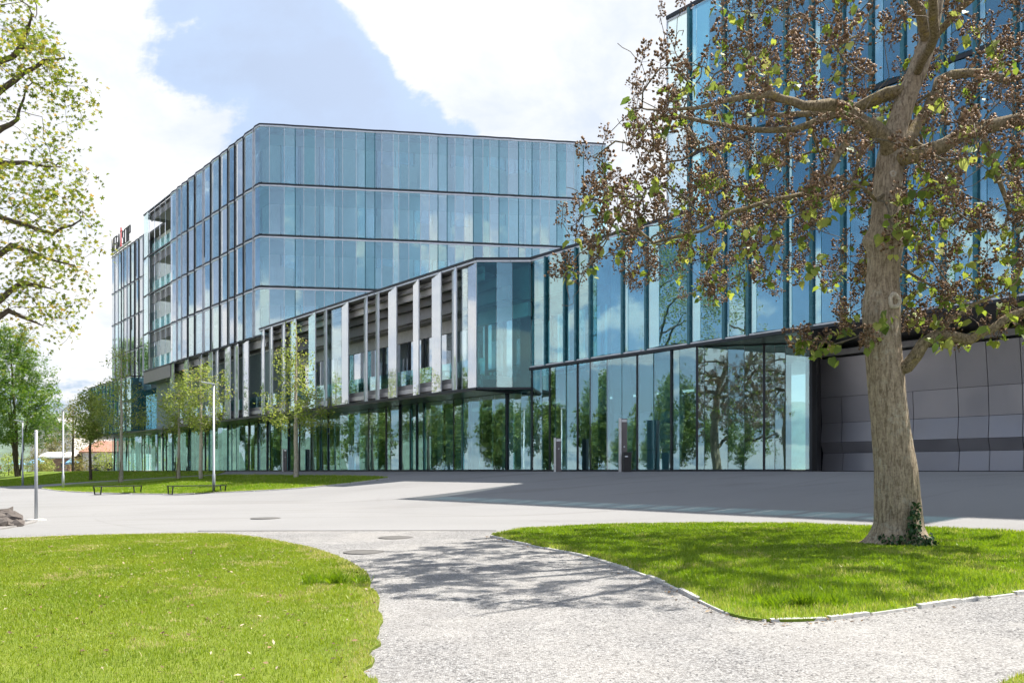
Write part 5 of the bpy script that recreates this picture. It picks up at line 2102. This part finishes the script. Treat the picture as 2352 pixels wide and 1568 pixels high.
def bench(u, v, rz, label, L=2.4, w=.76):
    b = G(u, v)
    root = empty('bench', b, rz, label=label, cat='bench', group='black metal benches by the oval lawn')
    inv = q_matrix(root)
    loc = lambda x, y, z: inv @ Vector((x, y, z))
    for k in range(4):
        m_ = MB()
        y = -w / 2 + (k + .5) * w / 4
        pts = [loc(x, yy, z) for z in (.425, .465) for x, yy in ((-L / 2, y - w / 8 + .006), (L / 2, y - w / 8 + .006), (L / 2, y + w / 8 - .006), (-L / 2, y + w / 8 - .006))]
        m_.hexa(pts)
        m_.build('seat_slat', M['black_metal'], root)
    for sx in (-1, 1):
        m_ = MB()
        x = sx * (L / 2 - .06)
        t = .021
        prof_ = [(-w / 2, .42), (-w / 2 + .10, .02), (w / 2 - .10, .02), (w / 2, .42)]
        for (y0, z0), (y1, z1) in zip(prof_, prof_[1:]):
            d = Vector((0, y1 - y0, z1 - z0)).normalized() * .02
            a, c = Vector((x, y0, z0)) - d, Vector((x, y1, z1)) + d
            nn = Vector((0, -(z1 - z0), y1 - y0)).normalized() * t
            xx = Vector((.028, 0, 0))
            m_.hexa([inv @ p for p in (a - nn - xx, c - nn - xx, c - nn + xx, a - nn + xx, a + nn - xx, c + nn - xx, c + nn + xx, a + nn + xx)])
        m_.build('leg_frame', M['black_metal'], root)
    return root


bench(271, 1134.5, R(57), 'black metal bench in front of the staked young tree, left of the two')
bench(453, 1134.0, R(42), 'black metal bench beside the tall lamp post, right of the two', 2.9)

# door control pillars and bin at the entrance
def pillar(u, vt, label, w=.26):
    p = PT(s_of(u, 1.0), 1.0)
    z = gz(p.x, p.y)
    p.z = z
    h = (1082 - vt) / F * p.y + EYE - z
    root = empty('entrance_pillar', p, label=label, cat='pillar', group='grey pillars before the glass front')
    m_ = MB()
    m_.box((p.x + .09, p.y + .05, z + h / 2 - .05), (w, .22, h + .1))
    m_.build('column', M['brown_grey'], root)
    m_ = MB()
    m_.box((p.x - w / 2 + .03, p.y - .02, z + h / 2 - .045), (.09, .30, h + .12))
    m_.build('white_edge', M['white_metal'], root)
    m_ = MB()
    m_.box((p.x + .09, p.y - .065, z + h - .1), (w * .9, .02, .12))
    m_.build('display', M['frame_light'], root)
    m_ = MB()
    m_.tube([(p.x + .09, p.y - .06, z + 1.15), (p.x + .09, p.y - .085, z + 1.15)], .035, 12)
    m_.build('push_button', M['frame_light'], root)


pillar(1279, 1006, 'short grey and white pillar at the wing corner')
pillar(1429, 961, 'tall grey and white pillar with the black bin beside it')
pillar(653, 1031, 'grey and white pillar behind the pale young tree', .22)
p = PT(s_of(1440, 1.2), 1.2)
p.z = gz(p.x, p.y)
root = empty('litter_bin', p, label='black litter bin beside the tall entrance pillar', cat='bin')
m_ = MB()
hb = .86
pts = [(-.17, -.15, -.05), (.17, -.15, -.05), (.17, .15, -.05), (-.17, .15, -.05), (-.19, -.17, hb), (.19, -.17, hb), (.19, .17, hb), (-.19, .17, hb)]
m_.hexa([p + Vector(v) for v in pts])
m_.build('body', M['black_metal'], root)
m_ = MB()
m_.box(p + Vector((0, 0, hb + .02)), (.40, .36, .035))
m_.build('lid', M['black_metal'], root)
m_ = MB()
m_.box(p + Vector((-.05, -.178, hb - .16)), (.14, .012, .05))
m_.build('slot', M['frame_light'], root)


# drain covers
def cover(u, v, r_, label):
    b = G(u, v)
    root = empty('drain_cover', b, label=label, cat='drain cover', group='iron drain covers in the paving')
    m_ = MB()
    m_.tube([b + Vector((0, 0, -.05)), b + Vector((0, 0, .012))], [r_, r_], 28)
    m_.build('lid', M['cast_iron'], root)
    m_ = MB()
    n_ = 28
    vs_, fs_ = [], []
    for i in range(n_):
        a = 2 * math.pi * i / n_
        for rr, zz in ((r_ + .004, -.05), (r_ + .004, .014), (r_ + .06, .014), (r_ + .06, -.05)):
            vs_.append(b + Vector((rr * math.cos(a), rr * math.sin(a), zz)))
    for i in range(n_):
        for k in range(3):
            fs_.append((i * 4 + k, ((i + 1) % n_) * 4 + k, ((i + 1) % n_) * 4 + k + 1, i * 4 + k + 1))
    m_.add(vs_, fs_)
    m_.build('rim', M['cast_iron'], root)


cover(836, 1268, .28, 'iron drain cover in the gravel path, nearest one')
cover(909, 1234.5, .28, 'iron drain cover in the gravel close to the asphalt edge')
cover(610, 1190, .34, 'iron drain cover out in the asphalt forecourt')

# rubble heap at the left edge
hp = G(8, 1200)
heap = empty('rubble_heap', hp, label='heap of dark broken stones at the left edge of the forecourt', cat='rubble')
q = np.random.default_rng(14)
for i in range(46):
    u, v = q.uniform(-60, 50), q.uniform(1182, 1212)
    if u > 20 and q.random() < .5:
        u = q.uniform(-60, 20)
    b = G(u, v)
    lift = max(0, (1 - max(0, (u + 10) / 60)) * .32) * q.random() * max(0, 1 - abs(v - 1194) / 18)
    bm = bmesh.new()
    bmesh.ops.create_icosphere(bm, subdivisions=1, radius=1)
    sx, sy, sz = q.uniform(.14, .38), q.uniform(.08, .22), q.uniform(.05, .13)
    rz = Matrix.Rotation(q.uniform(-.7, .7), 3, 'Z') @ Matrix.Rotation(q.normal(0, .2), 3, 'Y')
    for vtx in bm.verts:
        c = vtx.co * (1 + q.normal(0, .16))
        c = rz @ Vector((c.x * sx, c.y * sy, c.z * sz))
        vtx.co = c + b + Vector((0, 0, lift + sz * .4))
    me = bpy.data.meshes.new('stone')
    bm.to_mesh(me); bm.free()
    me.materials.append(M['rock'])
    o = bpy.data.objects.new('stone', me)
    col.objects.link(o)
    o.parent = heap
    o.matrix_parent_inverse = parent_inv(heap)
# pale slab edge under the heap
sl = GP([(-140, 1236), (-40, 1222), (20, 1213), (60, 1205), (84, 1199), (74, 1197), (30, 1205), (-60, 1216), (-150, 1228)])
tag(drape('concrete_strip', sl, 0.035, M['strip'], .06), 'pale concrete strip in front of the rubble heap', 'strip', kind='structure')

# terrace chairs and tables behind the balustrade
def chair_proto():
    root = empty('terrace_chair', (0, 0, 0), label='dark teal chair on the upper terrace behind the glass balustrade', cat='chair', group='chairs on the upper terrace')
    m_ = MB(); m_.box((0, 0, .45), (.46, .46, .05)); m_.build('seat', M['teal_plastic'], root)
    m_ = MB(); m_.hexa([(-.23, .2, .48), (.23, .2, .48), (.23, .24, .48), (-.23, .24, .48), (-.22, .27, .86), (.22, .27, .86), (.22, .31, .86), (-.22, .31, .86)]); m_.build('backrest', M['teal_plastic'], root)
    for x in (-.2, .2):
        for y in (-.2, .2):
            m_ = MB(); m_.tube([(x, y, 0), (x * .9, y * .9, .43)], .016, 6); m_.build('leg', M['frame_light'], root)
    return root


def table_proto():
    root = empty('terrace_table', (0, 0, 0), label='small dark table among the chairs on the upper terrace', cat='table', group='tables on the upper terrace')
    m_ = MB(); m_.box((0, 0, .735), (.8, .8, .03)); m_.build('table_top', M['teal_plastic'], root)
    m_ = MB(); m_.tube([(0, 0, .02), (0, 0, .72)], .035, 8); m_.build('stem', M['black_metal'], root)
    m_ = MB(); m_.tube([(0, 0, 0), (0, 0, .025)], [.26, .24], 14); m_.build('foot', M['black_metal'], root)
    return root


ch, tbp = chair_proto(), table_proto()
used_c = used_t = False
q = np.random.default_rng(17)
for k, u in enumerate((655, 690, 735, 762, 790, 815, 840, 872, 905, 940, 985, 1030, 1070)):
    s_ = s_of(u, .95)
    p = PT(s_, .75)
    t = tbp if not used_t else copy_tree(tbp)
    used_t = True
    t.location = (p.x, p.y, H(5.2))
    t.rotation_euler = (0, 0, q.uniform(0, 1))
    for dx, dy, a in ((-.75, .0, R(90)), (.75, .05, R(-90))):
        c = ch if not used_c else copy_tree(ch)
        used_c = True
        p2 = PT(s_ + dx, .75 + dy)
        c.location = (p2.x, p2.y, H(5.2))
        c.rotation_euler = (0, 0, math.atan2(T.y, T.x) + a + q.normal(0, .3))

# a cyclist coming into view at the left edge
cb_ = G(-3, 1096)
bike = empty('bicycle', cb_, label='dark bicycle under the rider in orange at the left edge', cat='bicycle')
for wx in (-.52, .52):
    m_ = MB()
    ring = [cb_ + Vector((wx + .33 * math.cos(a), 0, .34 + .33 * math.sin(a))) for a in np.linspace(0, 2 * math.pi, 25)]
    m_.tube(ring, .022, 6, False)
    w_ = m_.build('wheel', M['rubber'], bike)
    m_ = MB()
    for a in np.linspace(0, math.pi, 7)[:-1]:
        d_ = Vector((.32 * math.cos(a), 0, .32 * math.sin(a)))
        m_.tube([cb_ + Vector((wx, 0, .34)) - d_, cb_ + Vector((wx, 0, .34)) + d_], .005, 3, False)
    m_.build('spokes', M['galv'], w_)
m_ = MB()
for a, b in (((-.52, .34), (-.12, .30)), ((-.12, .30), (-.25, .85)), ((-.52, .34), (-.22, .74)), ((-.22, .74), (.36, .80)), ((-.12, .30), (.37, .68)), ((.52, .34), (.34, .95))):
    m_.tube([cb_ + Vector((a[0], 0, a[1])), cb_ + Vector((b[0], 0, b[1]))], .02, 6)
m_.build('frame', M['dark_cloth'], bike)
m_ = MB(); m_.box(cb_ + Vector((-.27, 0, .88)), (.26, .14, .06)); m_.build('saddle', M['rubber'], bike)
m_ = MB(); m_.tube([cb_ + Vector((.36, -.27, 1.02)), cb_ + Vector((.33, 0, 1.0)), cb_ + Vector((.36, .27, 1.02))], .016, 6); m_.build('handlebar', M['galv'], bike)
prs = empty('person', cb_, label='person in an orange top riding a bicycle at the left edge', cat='person')


def skinned(name, verts, edges, radii, mat, parent):
    me = bpy.data.meshes.new(name)
    me.from_pydata([tuple(cb_ + Vector(v)) for v in verts], edges, [])
    o = bpy.data.objects.new(name, me)
    col.objects.link(o)
    md = o.modifiers.new('skin', 'SKIN')
    for i, rr in enumerate(radii):
        me.skin_vertices[0].data[i].radius = (rr, rr)
    me.skin_vertices[0].data[0].use_root = True
    sb_ = o.modifiers.new('sub', 'SUBSURF')
    sb_.levels = sb_.render_levels = 2
    me.materials.append(mat)
    o.parent = parent
    o.matrix_parent_inverse = parent_inv(parent)
    return o


skinned('body', [(-.24, 0, .95), (-.05, 0, 1.22), (.10, 0, 1.42), (.15, 0, 1.52), (.20, 0, 1.62), (.23, 0, 1.70),
                 (.08, -.19, 1.40), (.20, -.24, 1.18), (.36, -.24, 1.05), (.08, .19, 1.40), (.20, .24, 1.18), (.36, .24, 1.05),
                 (-.20, -.10, .92), (.14, -.11, .78), (-.02, -.11, .40), (.10, -.11, .34), (-.20, .10, .92), (.10, .11, .62), (-.12, .11, .24), (.0, .11, .18)],
        [(0, 1), (1, 2), (2, 3), (3, 4), (4, 5), (2, 6), (6, 7), (7, 8), (2, 9), (9, 10), (10, 11), (0, 12), (12, 13), (13, 14), (14, 15), (0, 16), (16, 17), (17, 18), (18, 19)],
        [.13, .13, .13, .055, .085, .08, .065, .045, .035, .065, .045, .035, .10, .07, .05, .04, .10, .07, .05, .04], M['skin'], prs)
skinned('jersey', [(-.20, 0, 1.00), (-.05, 0, 1.22), (.10, 0, 1.42), (.09, -.20, 1.39), (.16, -.23, 1.25), (.09, .20, 1.39), (.16, .23, 1.25)],
        [(0, 1), (1, 2), (2, 3), (3, 4), (2, 5), (5, 6)], [.155, .155, .155, .085, .07, .085, .07], M['orange_cloth'], prs)
skinned('trousers', [(-.24, 0, .94), (-.20, -.10, .92), (.14, -.11, .78), (.05, -.11, .58), (-.20, .10, .92), (.10, .11, .62), (.02, .11, .48)],
        [(0, 1), (1, 2), (2, 3), (0, 4), (4, 5), (5, 6)], [.15, .12, .085, .075, .12, .085, .075], M['dark_cloth'], prs)
skinned('hair', [(.17, 0, 1.66), (.19, 0, 1.74), (.23, 0, 1.77)], [(0, 1), (1, 2)], [.085, .08, .06], M['dark_cloth'], prs)

# ------------------------------------------------------------------ far left background
def house(name, u0, u1, v_eave, v_ridge, y, depth, wallm, roofm, label, gable='x', wins=(), upper=None):
    x0, x1 = (u0 - 1176) / F * y, (u1 - 1176) / F * y
    z0 = gz((x0 + x1) / 2, y) - .3
    ze, zr = EYE + (1082 - v_eave) / F * y, EYE + (1082 - v_ridge) / F * y
    root = empty(name, ((x0 + x1) / 2, y, z0), label=label, cat='building')
    m_ = MB()
    m_.box(((x0 + x1) / 2, y + depth / 2, (z0 + ze) / 2), (x1 - x0, depth, ze - z0))
    m_.build('wall', wallm, root)
    m_ = MB()
    o = .5
    if gable == 'y':      # gable end towards the viewer
        xm = (x0 + x1) / 2
        m_.add([(x0, y, ze), (x1, y, ze), (xm, y, zr)], [(0, 1, 2)])
        m_.build('gable', upper or wallm, root)
        m_ = MB()
        for xa, xb in ((x0 - o, xm), (x1 + o, xm)):
            dz = (zr - ze) * o / (xm - x0)
            m_.hexa([(xa, y - o, ze - dz), (xb, y - o, zr), (xb, y + depth, zr), (xa, y + depth, ze - dz),
                     (xa, y - o, ze - dz + .3), (xb, y - o, zr + .3), (xb, y + depth, zr + .3), (xa, y + depth, ze - dz + .3)])
    else:
        ym = y + depth / 2
        m_.hexa([(x0 - o, y - o, ze), (x1 + o, y - o, ze), (x1 + o, ym, zr), (x0 - o, ym, zr), (x0 - o, y - o, ze + .25), (x1 + o, y - o, ze + .25), (x1 + o, ym, zr + .25), (x0 - o, ym, zr + .25)])
        m_.hexa([(x0 - o, y + depth + o, ze), (x1 + o, y + depth + o, ze), (x1 + o, ym, zr), (x0 - o, ym, zr), (x0 - o, y + depth + o, ze + .25), (x1 + o, y + depth + o, ze + .25), (x1 + o, ym, zr + .25), (x0 - o, ym, zr + .25)])
    m_.build('roof', roofm, root)
    for ua, ub, va, vb_ in wins:
        m_ = MB()
        a, b_ = (ua - 1176) / F * y, (ub - 1176) / F * y
        za, zb_ = EYE + (1082 - va) / F * y, EYE + (1082 - vb_) / F * y
        m_.box(((a + b_) / 2, y - .02, (za + zb_) / 2), (b_ - a, .12, abs(za - zb_)))
        m_.build('window', M['window_dark'], root)
    return root


house('gabled_hall', 70, 168, 992, 958, 190, 30, M['render_white'], M['cladding_grey'], 'white gabled hall with grey top seen between the trees at far left', 'y', ((112, 128, 1040, 1028),), M['cladding_grey'])
house('tiled_house', 190, 290, 1040, 1012, 142, 12, M['render_white'], M['terracotta'], 'house with red tiled roof behind the left end of the glass building', 'x', ((215, 222, 1058, 1046), (240, 262, 1080, 1062), (205, 232, 1082, 1066)))
house('brick_hut', 92, 160, 1052, 1040, 140, 6, M['brick'], M['render_white'], 'low brick hut with pale roof behind the lamp posts', 'x', ((104, 112, 1074, 1064), (140, 150, 1074, 1064)))
for u0, u1, lab in ((12, 44, 'pale blue market canopy beyond the dark tree at the left edge'), (62, 92, 'pale blue market canopy between the two left lamp posts'), (150, 166, 'small blue canopy right of the brick hut')):
    y = 136
    x0, x1 = (u0 - 1176) / F * y, (u1 - 1176) / F * y
    root = empty('market_canopy', ((x0 + x1) / 2, y, gz(x0, y)), label=lab, cat='canopy', group='blue canopies in the distance')
    z = gz(x0, y)
    m_ = MB()
    xm = (x0 + x1) / 2
    m_.add([(x0, y, z + 1.5), (x1, y, z + 1.5), (x1, y + 2.4, z + 1.5), (x0, y + 2.4, z + 1.5), (xm, y + 1.2, z + 2.5), (x0, y, z + 1.2), (x1, y, z + 1.2)],
           [(0, 1, 4), (1, 2, 4), (2, 3, 4), (3, 0, 4), (0, 5, 6, 1)])
    m_.build('canopy', M['blue_tarp'], root)
    for x in (x0 + .08, x1 - .08):
        for yy in (y + .06, y + 2.34):
            m_ = MB(); m_.tube([(x, yy, z - .05), (x, yy, z + 1.5)], .05, 6); m_.build('leg', M['galv'], root)

# wooded rise on the horizon
hv, hf = [], []
qh = np.random.default_rng(23)
nx = 240
for i in range(nx):
    a = -1.25 + i / (nx - 1) * 2.6
    d = 620
    hh = 36 + 10 * math.sin(a * 7) + 7 * math.sin(a * 19 + 1) + qh.normal(0, 2.0)
    for dd, z in ((d - 120, 0), (d - 30, hh * .7), (d, hh), (d + 200, hh * .9)):
        hv.append((math.sin(a) * dd, math.cos(a) * dd, EYE - .5 + z + (qh.normal(0, 1.2) if z else 0)))
for i in range(nx - 1):
    for k in range(3):
        hf.append((i * 4 + k, (i + 1) * 4 + k, (i + 1) * 4 + k + 1, i * 4 + k + 1))
m_ = MB()
m_.add(hv, hf)
tag(m_.build('hills', M['hill'], smooth=True), 'low wooded rise on the horizon', 'hill', kind='structure')

# fallen leaves and petals
ql = np.random.default_rng(61)
fx, fy = [], []
for poly, n_, bx_ in ((lawn_l, 900, (-9, -1, 4, 15)), (lawn_r, 170, (0, 9, 6.5, 15))):
    k = 0
    while k < n_:
        x = ql.uniform(bx_[0], bx_[1], 400); y = ql.uniform(bx_[2], bx_[3], 400)
        ok = in_poly(x, y, poly)
        fx += list(x[ok]); fy += list(y[ok]); k += ok.sum()
for i in range(0, len(r_edge) - 1, 1):
    p = r_edge[i]
    for _ in range(2):
        fx.append(p.x - abs(ql.normal(0, .12))); fy.append(p.y - abs(ql.normal(.03, .10)))
fx, fy = np.array(fx), np.array(fy)
n = len(fx)
cen = np.stack([fx, fy, gz_np(fx, fy) + np.where(np.arange(n) < n - 2 * (len(r_edge) - 1), .055, .016)], 1)
tag(scatter('fallen_leaves', LEAF, cen, ql.uniform(.02, .065, n), ql.uniform(0, 6.28, n), ql.normal(0, .35, n), ql.normal(0, .35, n), ql.random(n) ** 1.8, M['dry_leaf']),
    'dry leaves and petals scattered over the front lawns', 'fallen leaves', kind='stuff')
# loose stones on the gravel
qp = np.random.default_rng(64)
x, y = qp.uniform(-3.5, 6.5, 9000), 4.2 + 11 * qp.random(9000) ** 1.6
ok = ~in_poly(x, y, lawn_l) & ~in_poly(x, y, lawn_r) & ~in_poly(x, y, lawn_c) & (y < 13.5)
x, y = x[ok], y[ok]
n = len(x)
PEB = (np.array([(1, 0, 0), (-.9, .2, 0), (0, .8, 0), (.1, -.9, 0), (.1, 0, .55), (-.2, .1, .45)]), np.array([(0, 2, 4), (2, 1, 5), (2, 5, 4), (1, 3, 5), (3, 0, 4), (3, 4, 5)]))
tag(scatter('loose_stones', PEB, np.stack([x, y, gz_np(x, y) + .006], 1), qp.uniform(.005, .014, n), qp.uniform(0, 6.28, n), qp.normal(0, .1, n), qp.normal(0, .1, n), qp.random(n), M['pebble']),
    'small loose stones lying on the gravel path', 'gravel', kind='stuff')
# two rank tufts of grass at the lawn edges
for u, v, n_, sd, lab in ((1845, 1399, 700, 71, 'dark rank tuft of grass at the kerb of the right lawn'), (775, 1345, 420, 72, 'dark rank tuft of grass at the edge of the left lawn')):
    c = G(u, v)
    qq = np.random.default_rng(sd)
    a = qq.uniform(0, 6.28, n_)
    rr = np.sqrt(qq.random(n_)) * np.where(np.cos(a) ** 2 > .5, .42, .16)
    x, y = c.x + rr * np.cos(a), c.y + rr * np.sin(a) * .5
    cen = np.stack([x, y, gz_np(x, y) + .03], 1)
    tag(scatter('grass_tuft', (np.array([(0, -.03, 0), (0, .03, 0), (.6, .02, .05), (1, 0, -.05)]), np.array([(0, 1, 2), (0, 2, 3)])), cen, qq.uniform(.08, .17, n_), qq.uniform(0, 6.28, n_), -qq.uniform(.7, 1.5, n_), qq.normal(0, .3, n_), qq.random(n_) * .5, M['blade_lush']),
        lab, 'grass tuft', kind='stuff')
